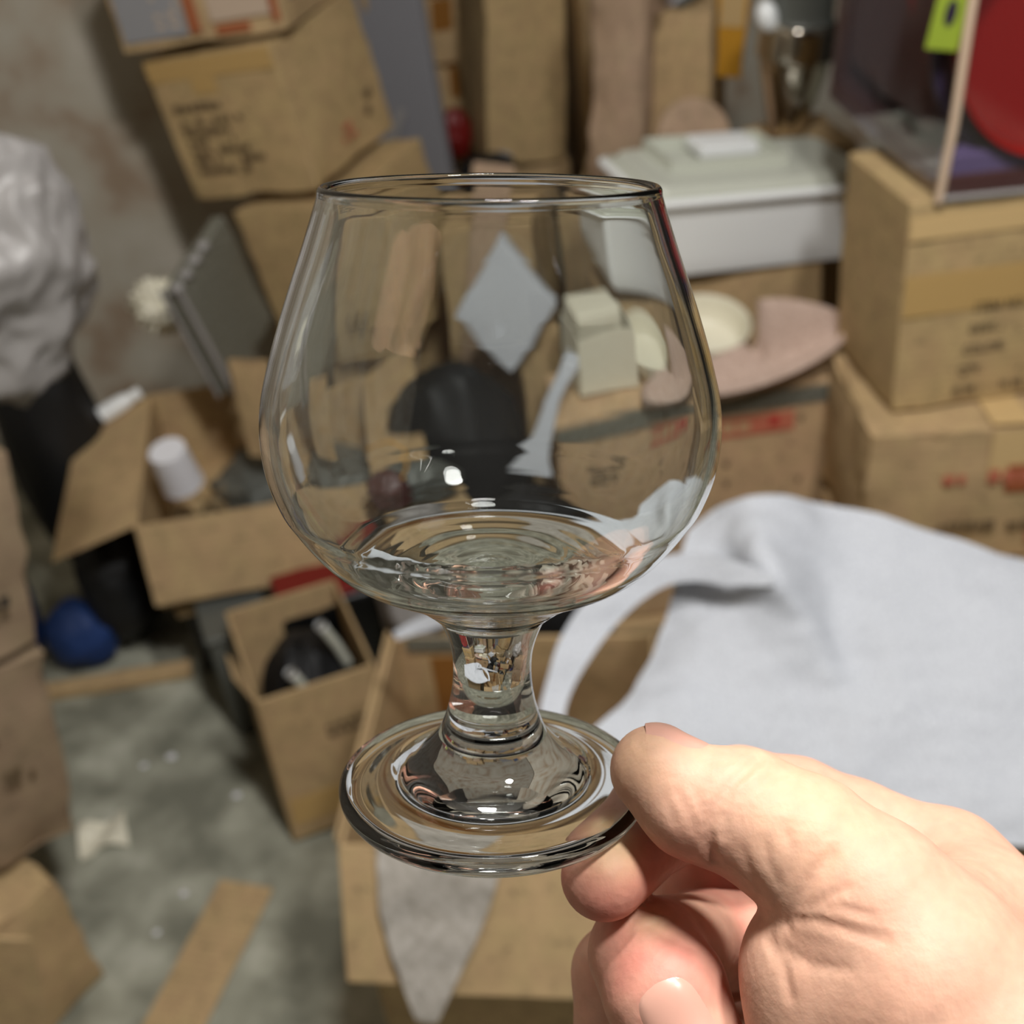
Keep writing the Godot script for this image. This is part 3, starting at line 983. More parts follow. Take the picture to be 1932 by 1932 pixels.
	tag(part(self, "black_bag_or_shade", blob(Vector3(0.16, 0.55, 0.16), 0.14, 0.06, 95, 56), M["black_film"], Vector3(-0.76, 0.0, -1.95)), "black plastic sack standing behind the left edge cartons", "bag")
	tag(part(self, "black_bag_or_shade", blob(Vector3(0.13, 0.235, 0.18), 0.16, 0.07, 96, 48), M["black_film"], Vector3(-0.675, 0.0, -1.79)), "low black lump added to paint the shade under the flap of the open carton", "bag")  # no real sack: a black lump that paints the shadow below the flap
	tag(part(self, "blue_bag", blob(Vector3(0.12, 0.12, 0.10), 0.16, 0.06, 97, 48), M["blue_film"], Vector3(-0.745, 0.0, -1.735), Vector3(0, 0, 10)), "low blue plastic bag on the floor beside the left edge cartons", "bag")
	tag(part(self, "blue_bag", blob(Vector3(0.08, 0.30, 0.08), 0.14, 0.06, 98, 48), M["blue_film"], Vector3(-0.86, 0.0, -1.76), Vector3(0, 0, 2)), "tall blue plastic sack beside the battered left edge cartons", "bag")
	var bo := thing("white_bottle", "small white bottle lying on the left flap of the open carton, below the plastic bag", "bottle", Vector3(-0.675, 0.352, -1.955), Vector3(0, 20, -74))
	var bs := lathe(spline([Vector2(0.0001, 0.0), Vector2(0.013, 0.0), Vector2(0.015, 0.004), Vector2(0.015, 0.032), Vector2(0.013, 0.052), Vector2(0.009, 0.06), Vector2(0.009, 0.064)], 3), 28)
	bs.index()
	part(bo, "bottle_body", bs.commit(), M["plastic_white"])
	var bc := lathe([Vector2(0.0001, 0.062), Vector2(0.0105, 0.062), Vector2(0.0105, 0.078), Vector2(0.0001, 0.079)], 24)
	bc.index()
	part(bo, "bottle_cap", bc.commit(), M["plastic_white"])


# ---------- back ----------

func back_side() -> void:
	var gp := thing("grey_board", "tall grey-white foam board standing between the left stack and the dim cartons", "board", Vector3(-0.105, 0.381, -2.769), Vector3(1.6, -27.9, 1.0))
	part(gp, "board", soft_box(Vector3(0.178, 0.55, 0.03), 0.003, 0.002, 33, 6), M["grey_board"])
	part(gp, "stain", blob(Vector3(0.016, 0.05, 0.002), 0.3, 0.1, 34, 20), M["card_tan"], Vector3(-0.035, 0.36, 0.0155))
	part(gp, "clear_strip", ribbon([[Vector3(-0.07, 0.02, 0.03), 0.02], [Vector3(-0.03, 0.09, 0.032), 0.022], [Vector3(0.01, 0.16, 0.02), 0.018]], Vector3(0, 0.3, 1), 0.001), M["film"])
	carton("plain carton holding up the grey-white foam board", Vector3(-0.15, 0.0, -2.86), Vector3(0, -27.9, 0), Vector3(0.15, 0.375, 0.16), "card_tan", 35, "")
	var mc := carton("tall smooth carton upright behind the rim of the glass", Vector3(0.113, 0.374, -2.869), Vector3(-4, 10.4, -7.2), Vector3(0.178, 0.46, 0.272), "card_yellow", 36, "", 0.008)
	part(mc, "clear_patch", blob(Vector3(0.05, 0.04, 0.004), 0.2, 0.1, 34, 20), M["film"], Vector3(-0.06, -0.005, 0.14))
	carton("plain carton under the tall smooth carton at the back", Vector3(0.14, 0.0, -2.88), Vector3(0, 6, 0), Vector3(0.17, 0.37, 0.26), "card_tan", 37, "")
	var dc := [[Vector3(-0.045, 0.52, -3.17), Vector3(0, 20, -5), Vector3(0.16, 0.15, 0.2), "dim carton in the gap right of the grey board, upper of two"], [Vector3(-0.035, 0.36, -3.16), Vector3(0, 28, -3), Vector3(0.15, 0.155, 0.2), "dim carton in the gap right of the grey board, lower of two"]]
	for i in 2:
		carton(dc[i][3], dc[i][0], dc[i][1], dc[i][2], "card_tan", 38 + i, "tape_brown")
	carton("plain carton on the floor behind the red bag", Vector3(-0.05, 0.0, -3.18), Vector3(0, 25, 0), Vector3(0.18, 0.355, 0.2), "card_tan", 41, "")
	tag(part(self, "red_bag", blob(Vector3(0.06, 0.10, 0.06), 0.25, 0.09, 101, 36), M["red_plastic"], Vector3(-0.004, 0.385, -2.83)), "small dark red bag in the shade right of the grey board", "bag")
	tag(part(self, "grey_bag", blob(Vector3(0.11, 0.06, 0.09), 0.25, 0.08, 102, 36), M["black_film"], Vector3(0.05, 0.365, -2.70)), "dark bluish grey bag just above the rim of the glass", "bag")
	carton("low plain carton under the red bag and the bluish grey bag", Vector3(-0.005, 0.0, -2.72), Vector3(0, 0, 0), Vector3(0.12, 0.36, 0.2), "card_tan", 43, "")
	# the crumpled carton with a pale side, and its neighbours
	var pc := thing("carton", "crumpled pinkish grey carton standing behind the left end of the white tub", "carton", Vector3(0.298, 0.49, -2.352), Vector3(-0.9, -19.2, -5.1))
	part(pc, "body", soft_box(Vector3(0.106, 0.42, 0.18), 0.008, 0.02, 51, 12), M["card_pink"])
	part(pc, "flap", soft_box(Vector3(0.004, 0.10, 0.17), 0.002, 0.01, 52, 6), M["card_pink"], Vector3(0.062, 0.32, 0.0), Vector3(0, 0, -22))
	carton("tan carton right beside the crumpled pinkish carton behind the tub lid", Vector3(0.414, 0.49, -2.36), Vector3(-0.7, -15.6, -2.7), Vector3(0.112, 0.30, 0.15), "card_tan", 53, "")
	carton("large carton under the crumpled pinkish carton behind the tub", Vector3(0.35, 0.0, -2.40), Vector3(0, -15, 0), Vector3(0.25, 0.485, 0.2), "card_tan", 54, "")
	carton("tall plain carton in the gap between the smooth carton and the pinkish carton", Vector3(0.318, 0.0, -2.80), Vector3(0, 5, 0), Vector3(0.10, 0.95, 0.2), "card_tan", 59, "")
	carton("shaded carton standing against the back wall above the pinkish carton", Vector3(0.485, 0.0, -2.85), Vector3(0, -4, 0), Vector3(0.2, 1.0, 0.25), "card_tan", 60, "")
	tag(part(self, "round_pad", soft_round(0.07, 0.02), M["card_pink"], Vector3(0.40, 0.60, -2.19), Vector3(66, 20, 0)), "round pinkish cardboard pad leaning behind the lid of the white tub", "pad")
	var ye := thing("yellow_box", "flat yellow printed box standing left of the steel jug", "box", Vector3(0.522, 0.60, -2.52), Vector3(4.3, -14.2, -6.6))
	part(ye, "body", soft_box(Vector3(0.082, 0.25, 0.05), 0.003, 0.003, 55, 6), M["yellow_card"])
	part(ye, "printed_panel", soft_box(Vector3(0.045, 0.06, 0.0008), 0.0003), M["tape_clear"], Vector3(0.012, 0.10, 0.0268))
	var wf := thing("folded_paper", "white folded paper with a grey edge lying left of the yellow box", "paper", Vector3(0.42, 0.793, -2.36), Vector3(-20, 20, 18))
	part(wf, "paper_fold", soft_box(Vector3(0.075, 0.008, 0.09), 0.002, 0.006, 56, 6), M["paper_white"])
	part(wf, "grey_edge", soft_box(Vector3(0.07, 0.012, 0.012), 0.003), M["grey_metal"], Vector3(0, -0.006, 0.047))
	# steel jug
	var jug := thing("steel_jug", "polished steel jug with a stepped collar standing behind the white tub", "jug", Vector3(0.552, 0.615, -2.13), Vector3(2, 0, -6))
	var js := lathe(spline([Vector2(0.0001, 0.0), Vector2(0.026, 0.0), Vector2(0.029, 0.004), Vector2(0.036, 0.03), Vector2(0.046, 0.065), Vector2(0.054, 0.10), Vector2(0.058, 0.125)], 6), 64)
	js.index()
	part(jug, "jug_body", js.commit(), M["steel"])
	var jc := lathe(spline([Vector2(0.058, 0.125), Vector2(0.062, 0.128), Vector2(0.064, 0.135), Vector2(0.063, 0.16), Vector2(0.061, 0.182), Vector2(0.056, 0.19)], 5), 64)
	jc.index()
	part(jug, "collar", jc.commit(), M["steel"])
	var jn := lathe(spline([Vector2(0.056, 0.19), Vector2(0.052, 0.20), Vector2(0.052, 0.24), Vector2(0.056, 0.255), Vector2(0.053, 0.255), Vector2(0.049, 0.24), Vector2(0.046, 0.20), Vector2(0.0001, 0.19)], 5), 64)
	jn.index()
	part(jug, "neck", jn.commit(), M["grey_metal"])
	part(jug, "spout", blob(Vector3(0.035, 0.05, 0.04), 0.08, 0.05, 57, 28), M["plastic_white"], Vector3(-0.052, 0.175, 0.02), Vector3(0, 0, 20))
	carton("plain carton under the steel jug behind the white tub", Vector3(0.575, 0.0, -2.14), Vector3(0, 6, 0), Vector3(0.16, 0.605, 0.16), "card_tan", 58, "")


func soft_round(radius: float, thick: float) -> ArrayMesh:
	var h := thick * 0.5
	var st := lathe(spline([Vector2(0.0001, 0.0), Vector2(radius * 0.9, 0.0), Vector2(radius, h * 0.6), Vector2(radius, h * 1.4), Vector2(radius * 0.9, thick), Vector2(0.0001, thick)], 4), 40)
	st.index()
	return st.commit()


# ---------- right ----------

func right_side() -> void:
	var r1 := carton("tan carton at the right with five lines of black print, under the red packaged set", Vector3(0.675, 0.494, -1.51), Vector3(-3.0, 4.0, -2.5), Vector3(0.36, 0.283, 0.21), "card_yellow", 111, "", 0.004)
	var y := 0.138
	for w in ["ITEM NO.", "DESC.:", "COLOR:", "QTY:", "G.W.:      N.W.:"]:
		words(r1, w, 0.0115, Vector3(-0.085 - (0.138 - y) * 0.14, y, 0.108), "ink")
		y -= 0.0285
	part(r1, "clear_tape", soft_box(Vector3(0.355, 0.055, 0.0007), 0.0003), M["tape"], Vector3(0, 0.135, 0.1065))
	part(r1, "clear_tape", soft_box(Vector3(0.355, 0.03, 0.0007), 0.0003), M["tape_clear"], Vector3(0, 0.235, 0.1065))
	part(r1, "printed_mark", mark(0.03), M["ink"], Vector3(0.045, 0.165, 0.1075))
	part(r1, "red_stamp", blob(Vector3(0.04, 0.02, 0.001), 0.3, 0.1, 7, 20), M["ink_red_faded"], Vector3(0.012, 0.208, 0.1075))
	var r2 := carton("tan carton with red print second from the top of the right stack", Vector3(0.637, 0.288, -1.448), Vector3(-2.3, -3.6, -3.3), Vector3(0.36, 0.207, 0.237), "card_tan", 112, "tape_clear", 0.012)
	scribble(r2, 0.13, 0.018, 1, Vector3(-0.08, 0.055, 0.1255), "ink_faded", 25, Vector3.ZERO, 0.95)
	scribble(r2, 0.16, 0.028, 1, Vector3(-0.10, 0.125, 0.1255), "ink_red_faded", 26, Vector3.ZERO, 0.8)
	part(r2, "red_patch", soft_box(Vector3(0.12, 0.04, 0.0008), 0.0003), M["print_orange"], Vector3(0.06, 0.115, 0.1245))
	scribble(r2, 0.10, 0.05, 2, Vector3(0.04, 0.03, 0.1255), "ink_red_faded", 27, Vector3.ZERO, 0.8)
	var r3 := carton("carton at the bottom of the right stack behind the white foam sheet", Vector3(0.64, 0.0, -1.42), Vector3(0, 0, 0), Vector3(0.36, 0.285, 0.28), "card_tan", 113, "")
	scribble(r3, 0.10, 0.05, 2, Vector3(-0.1, 0.1, 0.145), "ink_red_faded", 28)
	carton("tan carton filling the row behind the right printed carton, beside the white tub", Vector3(0.765, 0.484, -1.725), Vector3(0, 2, -0.3), Vector3(0.30, 0.262, 0.20), "card_tan", 114, "")
	carton("plain carton on the floor behind the right stack", Vector3(0.765, 0.0, -1.725), Vector3(0, 2, 0), Vector3(0.30, 0.48, 0.22), "card_tan", 115, "")
	# boxed red set behind clear film
	var rb := thing("packaged_set", "packaged set at the top right, round red pan behind clear film, green tag", "package", Vector3(0.659, 0.785, -1.597), Vector3(1.9, 4.8, -3.9))
	var w := 0.256
	var h := 0.315
	var d := 0.36
	part(rb, "base_tray", soft_box(Vector3(w, 0.03, d), 0.003, 0.001, 1, 3), M["maroon"])
	part(rb, "front_insert", soft_box(Vector3(w * 0.96, 0.05, 0.03), 0.004), M["purple"], Vector3(0.004, 0.004, d * 0.5 - 0.02))
	part(rb, "back_card", soft_box(Vector3(w, h, 0.006), 0.002), M["maroon"], Vector3(0, 0, -d * 0.5 + 0.004))
	part(rb, "side_card", soft_box(Vector3(0.006, h, d), 0.002), M["maroon"], Vector3(w * 0.5 - 0.004, 0, 0))
	part(rb, "front_film", soft_box(Vector3(w, h, 0.0012), 0.0004), M["clear_film"], Vector3(0, 0, d * 0.5))
	part(rb, "side_film", soft_box(Vector3(0.0012, h, d), 0.0004), M["clear_film"], Vector3(-w * 0.5, 0, 0))
	part(rb, "corner_strip", tube([Vector3(-w * 0.5, 0, d * 0.5), Vector3(-w * 0.5 + 0.002, h * 0.3, d * 0.5 + 0.002), Vector3(-w * 0.5, h * 0.65, d * 0.5 + 0.001), Vector3(-w * 0.5, h, d * 0.5)], 0.0055), M["pale_cord"])
	part(rb, "bottom_strip", tube([Vector3(-w * 0.5, 0.003, d * 0.5), Vector3(0, 0.002, d * 0.5 + 0.001), Vector3(w * 0.5, 0.003, d * 0.5)], 0.0035), M["film"])
	var pan := lathe(spline([Vector2(0.0001, 0.0), Vector2(0.09, 0.0), Vector2(0.112, 0.006), Vector2(0.123, 0.03), Vector2(0.128, 0.05), Vector2(0.124, 0.051), Vector2(0.116, 0.03), Vector2(0.10, 0.012), Vector2(0.0001, 0.009)], 5), 64)
	pan.index()
	part(rb, "red_pan", pan.commit(), M["red_bright"], Vector3(0.0, 0.162, d * 0.5 - 0.06), Vector3(80, 0, 0))
	var rim := lathe(spline([Vector2(0.126, 0.0), Vector2(0.138, 0.006), Vector2(0.14, 0.016), Vector2(0.13, 0.02), Vector2(0.126, 0.0)], 4), 64)
	rim.index()
	part(rb, "dark_rim", rim.commit(), M["purple_dark"], Vector3(0.0, 0.160, d * 0.5 - 0.064), Vector3(80, 0, 0))
	part(rb, "red_lid", soft_round(0.10, 0.03), M["red_plastic"], Vector3(-0.06, 0.17, -0.05), Vector3(70, 50, 0))
	part(rb, "dark_insert", soft_box(Vector3(0.09, 0.26, 0.28), 0.02, 0.01, 8, 6), M["maroon"], Vector3(-0.075, 0.044, -0.03))
	var tg := part(rb, "green_tag", soft_box(Vector3(0.036, 0.10, 0.0016), 0.0006), M["green_label"], Vector3(-w * 0.5 - 0.021, 0.175, d * 0.5 - 0.012), Vector3(0, -12, -6))
	part(tg, "dark_oval", blob(Vector3(0.013, 0.03, 0.001), 0.0, 0.1, 7, 20, false), M["purple_dark"], Vector3(0, 0.025, 0.0012))
	# carton in the middle with red and black print, and what stands on it
	var g := carton("brown carton right of the glass with a red stamp and black handling marks", Vector3(0.289, 0.06, -1.655), Vector3(0.6, 1.3, -0.9), Vector3(0.408, 0.40, 0.15), "card_rose", 121, "", 0.004)
	part(g, "clear_tape", soft_box(Vector3(0.402, 0.03, 0.0007), 0.0003), M["bubble_film"], Vector3(0, 0.366, 0.0772), Vector3(4, 0, 0))
	part(g, "pink_label", soft_box(Vector3(0.14, 0.032, 0.0007), 0.0003), M["ink_red_faded"], Vector3(0.06, 0.325, 0.0768))
	scribble(g, 0.13, 0.024, 1, Vector3(-0.01, 0.33, 0.0778), "card_tan", 32, Vector3.ZERO, 0.9)
	part(g, "red_stamp", soft_box(Vector3(0.014, 0.018, 0.0007), 0.0003), M["ink_red"], Vector3(0.10, 0.336, 0.078))
	for p in [[0.03, 0.28], [0.03, 0.245], [0.02, 0.20], [0.14, 0.345], [0.14, 0.235], [0.05, 0.17]]:
		part(g, "handling_mark", mark(0.012), M["ink_faded" if p[0] > 0.1 else "ink"], Vector3(p[0], p[1], 0.0775))
	scribble(g, 0.11, 0.06, 5, Vector3(-0.15, 0.25, 0.0775), "ink_faded", 33)
	carton("plain carton on the floor under the brown stamped carton", Vector3(0.29, 0.0, -1.66), Vector3.ZERO, Vector3(0.4, 0.06, 0.2), "card_tan", 122, "")
	carton("plain carton holding up the white tub", Vector3(0.385, 0.0, -1.90), Vector3(0, 12, 0), Vector3(0.30, 0.51, 0.15), "card_tan", 123, "")
	tub()
	tray()


func mark(s: float) -> ArrayMesh:
	# a small printed handling sign: a cup outline on a stem
	var st := begin()
	add_soft_box(st, Transform3D(Basis(), Vector3(0, -s * 0.5, 0)), Vector3(s * 0.6, s * 0.14, 0.0006), 0.0002)
	add_soft_box(st, Transform3D(Basis(), Vector3(0, -s * 0.4, 0)), Vector3(s * 0.14, s * 0.4, 0.0006), 0.0002)
	for k in [-1, 1]:
		add_soft_box(st, Transform3D(Basis(Vector3(0, 0, 1), k * -0.5), Vector3(k * s * 0.12, -s * 0.05, 0)), Vector3(s * 0.14, s * 0.55, 0.0006), 0.0002)
	st.index()
	return st.commit()


func tub() -> void:
	var t := thing("storage_tub", "white plastic storage tub with a stepped translucent lid, right of the glass rim", "tub", Vector3(0.402, 0.527, -1.90), Vector3(2, 15, -9.4))
	# tapered body with rounded corners, a lid that steps up, a white rim
	var rows := []
	for e in [[0.0, 0.86], [0.004, 0.90], [0.03, 0.92], [0.118, 0.965]]:
		rows.append(rounded_ring(0.385 * e[1], 0.185 * e[1], 0.016, e[0]))
	var st := begin()
	add_grid(st, rows, Vector3(0, 0.045, 0))
	add_grid(st, [rounded_ring(0.385 * 0.86, 0.185 * 0.86, 0.016, 0.0), rounded_ring(0.01, 0.01, 0.004, 0.0)], Vector3.DOWN, false)
	st.index()
	part(t, "tub_body", st.commit(), M["plastic_white"])
	var lid := []
	for e in [[0.37, 0.172, 0.1180], [0.396, 0.196, 0.1280], [0.39, 0.19, 0.1300], [0.372, 0.174, 0.1310], [0.366, 0.168, 0.1340], [0.36, 0.162, 0.1420], [0.35, 0.152, 0.1450], [0.01, 0.006, 0.1460]]:
		lid.append(rounded_ring(e[0], e[1], 0.018, e[2]))
	var ls := begin()
	add_grid(ls, lid, Vector3(0, 0.12, 0))
	ls.index()
	part(t, "lid", ls.commit(), M["plastic_frost"])
	var rim := []
	for e in [[0.372, 0.178, 0.1170], [0.40, 0.20, 0.1175], [0.404, 0.204, 0.1220], [0.403, 0.203, 0.1280], [0.39, 0.19, 0.1305]]:
		rim.append(rounded_ring(e[0], e[1], 0.018, e[2]))
	var rs := begin()
	add_grid(rs, rim, Vector3(0, 0.12, 0))
	rs.index()
	part(t, "lid_rim", rs.commit(), M["plastic_white"])
	var box := thing("frosted_box", "low frosted white box with an open top on the tub lid", "box", Vector3(0.385, 0.672, -1.915), Vector3(2, 15, -9.4))
	var wl := begin()
	for k in [[Vector3(0.20, 0.022, 0.004), Vector3(0, 0, 0.05)], [Vector3(0.20, 0.022, 0.004), Vector3(0, 0, -0.05)], [Vector3(0.004, 0.022, 0.1), Vector3(0.098, 0, 0)], [Vector3(0.004, 0.022, 0.1), Vector3(-0.098, 0, 0)]]:
		add_soft_box(wl, Transform3D(Basis(), k[1]), k[0], 0.0015)
	wl.index()
	part(box, "box_wall", wl.commit(), M["plastic_frost"])
	part(box, "box_floor", soft_box(Vector3(0.196, 0.004, 0.1), 0.001), M["plastic_frost"])
	part(box, "white_pad", soft_box(Vector3(0.10, 0.02, 0.06), 0.006), M["plastic_white"], Vector3(0.01, 0.012, 0.0))


func rounded_ring(w: float, d: float, r: float, y: float) -> Array:
	var a := []
	r = minf(r, minf(w, d) * 0.45)
	for q in 4:
		var c := Vector3([1, -1, -1, 1][q] * (w * 0.5 - r), y, [1, 1, -1, -1][q] * (d * 0.5 - r))
		for k in 6:
			var t := PI * 0.5 * (q + k / 5.0)
			a.append(c + Vector3(cos(t), 0, sin(t)) * r)
	a.append(a[0])
	return a


func tray() -> void:
	# the pinkish boat-shaped tray: a shallow hull with a torn notch in its far wall
	var t := thing("felt_tray", "pinkish boat-shaped felt tray with a torn notch, lying on the brown stamped carton", "tray", Vector3(0.392, 0.468, -1.585), Vector3(0, 12, 9))
	var out := []
	var inn := []
	for i in 25:
		var u := lerpf(-1.0, 1.0, i / 24.0)
		var wide := sqrt(maxf(1.0 - u * u, 0.0)) * 0.052 + 0.003
		var lift := 0.018 * u * u
		var a := []
		var b := []
		for k in 17:
			var v := lerpf(-1.0, 1.0, k / 16.0)
			var wall := 0.014 + 0.034 * pow(absf(v), 2.2)
			if v < -0.3:
				wall += 0.064 * (1.0 - 0.75 * u * u) * smoothstep(0.08, 0.16, u) * smoothstep(0.3, 0.9, -v) - 0.020 * (1.0 - smoothstep(0.0, 0.10, absf(u - 0.0))) * smoothstep(0.4, 0.9, -v)
			var z := v * wide
			a.append(Vector3(u * 0.128, lift + (wall - 0.014) * (1.0 - 0.35 * u * u), z))
			b.append(Vector3(u * 0.122, lift + 0.008 + (wall - 0.014) * (1.0 - 0.35 * u * u) * 0.97, z * 0.88))
		out.append(a)
		inn.append(b)
	var st := begin()
	add_grid(st, out, Vector3(0, 0.06, 0))
	add_grid(st, inn, Vector3.UP, false)
	for e in [0, 16]:
		var l := [[], []]
		for i in 25:
			l[0].append(out[i][e])
			l[1].append(inn[i][e])
		add_grid(st, l, Vector3.UP, false)
	add_grid(st, [out[0], inn[0]], Vector3.ZERO)
	add_grid(st, [out[24], inn[24]], Vector3.ZERO)
	st.index()
	part(t, "tray_hull", st.commit(), M["pink_felt"])
	# cream dishes and white foam seen beside it and through the bowl
	var dish := lathe(spline([Vector2(0.0001, 0.0), Vector2(0.04, 0.0), Vector2(0.050, 0.006), Vector2(0.062, 0.028), Vector2(0.066, 0.05), Vector2(0.062, 0.05), Vector2(0.056, 0.026), Vector2(0.045, 0.01), Vector2(0.0001, 0.007)], 4), 48)
	dish.index()
	var dm := dish.commit()
	var d1 := thing("cream_dish", "cream plastic dish lying beside the felt tray, its edge right of the glass", "dish", Vector3(0.318, 0.468, -1.695), Vector3(12, 0, -4))
	part(d1, "dish_body", dm, M["plastic_cream"])
	var d2 := thing("cream_box", "cream plastic box seen only through the glass, left of the cream dish", "box", Vector3(0.20, 0.466, -1.665), Vector3(0, 14, -3))
	var bw := begin()
	for k in [[Vector3(0.13, 0.10, 0.003), Vector3(0, 0, 0.04)], [Vector3(0.13, 0.10, 0.003), Vector3(0, 0, -0.04)], [Vector3(0.003, 0.10, 0.08), Vector3(0.064, 0, 0)], [Vector3(0.003, 0.10, 0.08), Vector3(-0.064, 0, 0)], [Vector3(0.13, 0.003, 0.08), Vector3.ZERO]]:
		add_soft_box(bw, Transform3D(Basis(), k[1]), k[0], 0.0012)
	bw.index()
	part(d2, "box_wall", bw.commit(), M["plastic_cream"])
	part(d2, "box_lid", soft_box(Vector3(0.10, 0.03, 0.07), 0.008), M["plastic_cream"], Vector3(-0.012, 0.098, 0))
	var fb := thing("foam_block", "white foam block standing on its corner, seen through the upper bowl of the glass", "foam", Vector3(0.088, 0.485, -1.79), Vector3(-12, -10, 46))
	part(fb, "foam_body", soft_box(Vector3(0.14, 0.135, 0.04), 0.004, 0.003, 131, 6), M["foam_white"])
	carton("narrow plain carton under the white foam block", Vector3(0.095, 0.0, -1.85), Vector3(0, 0, 0), Vector3(0.08, 0.485, 0.10), "card_tan", 132, "")
	var fs := thing("foam_strip", "narrow white foam strip hanging down behind the middle of the glass", "foam", Vector3(0.0, 0.0, 0.0))
	part(fs, "strip", ribbon([[Vector3(0.145, 0.545, -1.62), 0.03], [Vector3(0.098, 0.49, -1.59), 0.022], [Vector3(0.062, 0.43, -1.565), 0.04], [Vector3(0.043, 0.385, -1.55), 0.078]], Vector3(0, 0.3, 1), 0.004), M["foam_white"])


# ---------- middle and front ----------

func middle() -> void:
	# open carton below the glass; its front flap hangs down in two pieces
	var j := open_carton("open tan carton right below the glass with its front flap hanging down", Vector3(-0.042, 0.002, -0.986), Vector3(0.4, -10.3, -0.7), Vector3(0.308, 0.449, 0.306), "card_tan", {"front": [[0.142, -61.0, 0.205, -0.395], [0.150, -59.0, 0.78, 0.108]], "left": [[0.012, 84.0, 0.98, 0.0]]})
	part(j, "tape", soft_box(Vector3(0.04, 0.20, 0.001), 0.0004), M["tape_brown"], Vector3(-0.09, 0.22, -0.147))
	part(j, "inner_board", soft_box(Vector3(0.29, 0.005, 0.28), 0.002, 0.004, 6, 6), M["card_inside"], Vector3(0.0, 0.20, 0.0), Vector3(8, 0, 0))
	part(j, "green_strip", soft_box(Vector3(0.07, 0.022, 0.002), 0.0008), M["bubble_film"], Vector3(-0.10, 0.43, -0.146))
	# the white foam sheet over it
	var s := thing("foam_sheet", "large sheet of thin white packing foam draped right of the glass, behind the hand", "foam sheet")
	var net := [
		[Vector3(0.169, 0.670, -1.003), Vector3(0.195, 0.683, -1.013), Vector3(0.234, 0.700, -1.000), Vector3(0.306, 0.675, -1.007), Vector3(0.367, 0.660, -0.983), Vector3(0.477, 0.627, -0.935), Vector3(0.585, 0.601, -0.866)],
		[Vector3(0.153, 0.659, -0.970), Vector3(0.193, 0.675, -0.970), Vector3(0.226, 0.697, -0.936), Vector3(0.290, 0.657, -0.950), Vector3(0.352, 0.640, -0.932), Vector3(0.456, 0.619, -0.880), Vector3(0.565, 0.591, -0.822)],
		[Vector3(0.142, 0.635, -0.953), Vector3(0.192, 0.645, -0.942), Vector3(0.227, 0.678, -0.898), Vector3(0.280, 0.638, -0.912), Vector3(0.337, 0.625, -0.884), Vector3(0.443, 0.602, -0.843), Vector3(0.550, 0.576, -0.786)],
		[Vector3(0.127, 0.607, -0.933), Vector3(0.174, 0.622, -0.907), Vector3(0.242, 0.638, -0.881), Vector3(0.284, 0.607, -0.871), Vector3(0.335, 0.603, -0.843), Vector3(0.429, 0.579, -0.801), Vector3(0.535, 0.562, -0.751)],
		[Vector3(0.103, 0.593, -0.898), Vector3(0.150, 0.602, -0.867), Vector3(0.247, 0.593, -0.842), Vector3(0.284, 0.584, -0.817), Vector3(0.331, 0.574, -0.798), Vector3(0.415, 0.557, -0.760), Vector3(0.520, 0.545, -0.714)],
		[Vector3(0.074, 0.589, -0.858), Vector3(0.127, 0.587, -0.825), Vector3(0.231, 0.563, -0.795), Vector3(0.281, 0.557, -0.772), Vector3(0.328, 0.547, -0.753), Vector3(0.402, 0.539, -0.723), Vector3(0.510, 0.524, -0.687)],
		[Vector3(0.014, 0.591, -0.810), Vector3(0.102, 0.558, -0.773), Vector3(0.207, 0.531, -0.741), Vector3(0.273, 0.524, -0.724), Vector3(0.324, 0.522, -0.710), Vector3(0.393, 0.520, -0.696), Vector3(0.503, 0.515, -0.668)],
	]
	part(s, "sheet_body", sheet(net, 0.003, 0.006, 141, 10), M["foam_white"])
	part(s, "folded_edge", ribbon([
		[Vector3(0.227, 0.683, -0.895), 0.010],
		[Vector3(0.194, 0.683, -0.913), 0.022],
		[Vector3(0.161, 0.679, -0.935), 0.027],
		[Vector3(0.131, 0.675, -0.939), 0.027],
		[Vector3(0.100, 0.666, -0.932), 0.030],
		[Vector3(0.067, 0.653, -0.917), 0.036],
		[Vector3(0.040, 0.637, -0.892), 0.033],
		[Vector3(0.022, 0.620, -0.868), 0.025],
		[Vector3(0.010, 0.608, -0.841), 0.023],
		[Vector3(0.003, 0.589, -0.808), 0.028],
	], Vector3(0.0, 0.62, 0.78), 0.003, 0.003, 142), M["foam_white"])
	part(s, "trailing_strip", ribbon([
		[Vector3(0.138, 0.672, -0.949), 0.025],
		[Vector3(0.073, 0.658, -0.958), 0.024],
		[Vector3(0.006, 0.642, -0.970), 0.022],
		[Vector3(-0.058, 0.625, -0.983), 0.019],
		[Vector3(-0.103, 0.606, -0.994), 0.015],
		[Vector3(-0.134, 0.593, -0.997), 0.009],
	], Vector3(0.0, 0.62, 0.78), 0.003, 0.003, 143), M["foam_white"])
	var d := thing("foam_scrap", "dirty grey-white foam scrap hanging over the front flap of the open carton", "foam scrap")
	part(d, "scrap_body", sheet([
		[Vector3(-0.174, 0.486, -0.857), Vector3(-0.126, 0.481, -0.846), Vector3(-0.051, 0.472, -0.828)],
		[Vector3(-0.178, 0.442, -0.833), Vector3(-0.130, 0.442, -0.824), Vector3(-0.063, 0.433, -0.807)],
		[Vector3(-0.181, 0.395, -0.806), Vector3(-0.138, 0.393, -0.797), Vector3(-0.088, 0.386, -0.785)],
		[Vector3(-0.173, 0.352, -0.780), Vector3(-0.142, 0.348, -0.772), Vector3(-0.117, 0.343, -0.765)],
		[Vector3(-0.163, 0.307, -0.752), Vector3(-0.150, 0.304, -0.748), Vector3(-0.141, 0.307, -0.748)],
	], 0.003, 0.008, 144, 6), M["foam_dirty"])
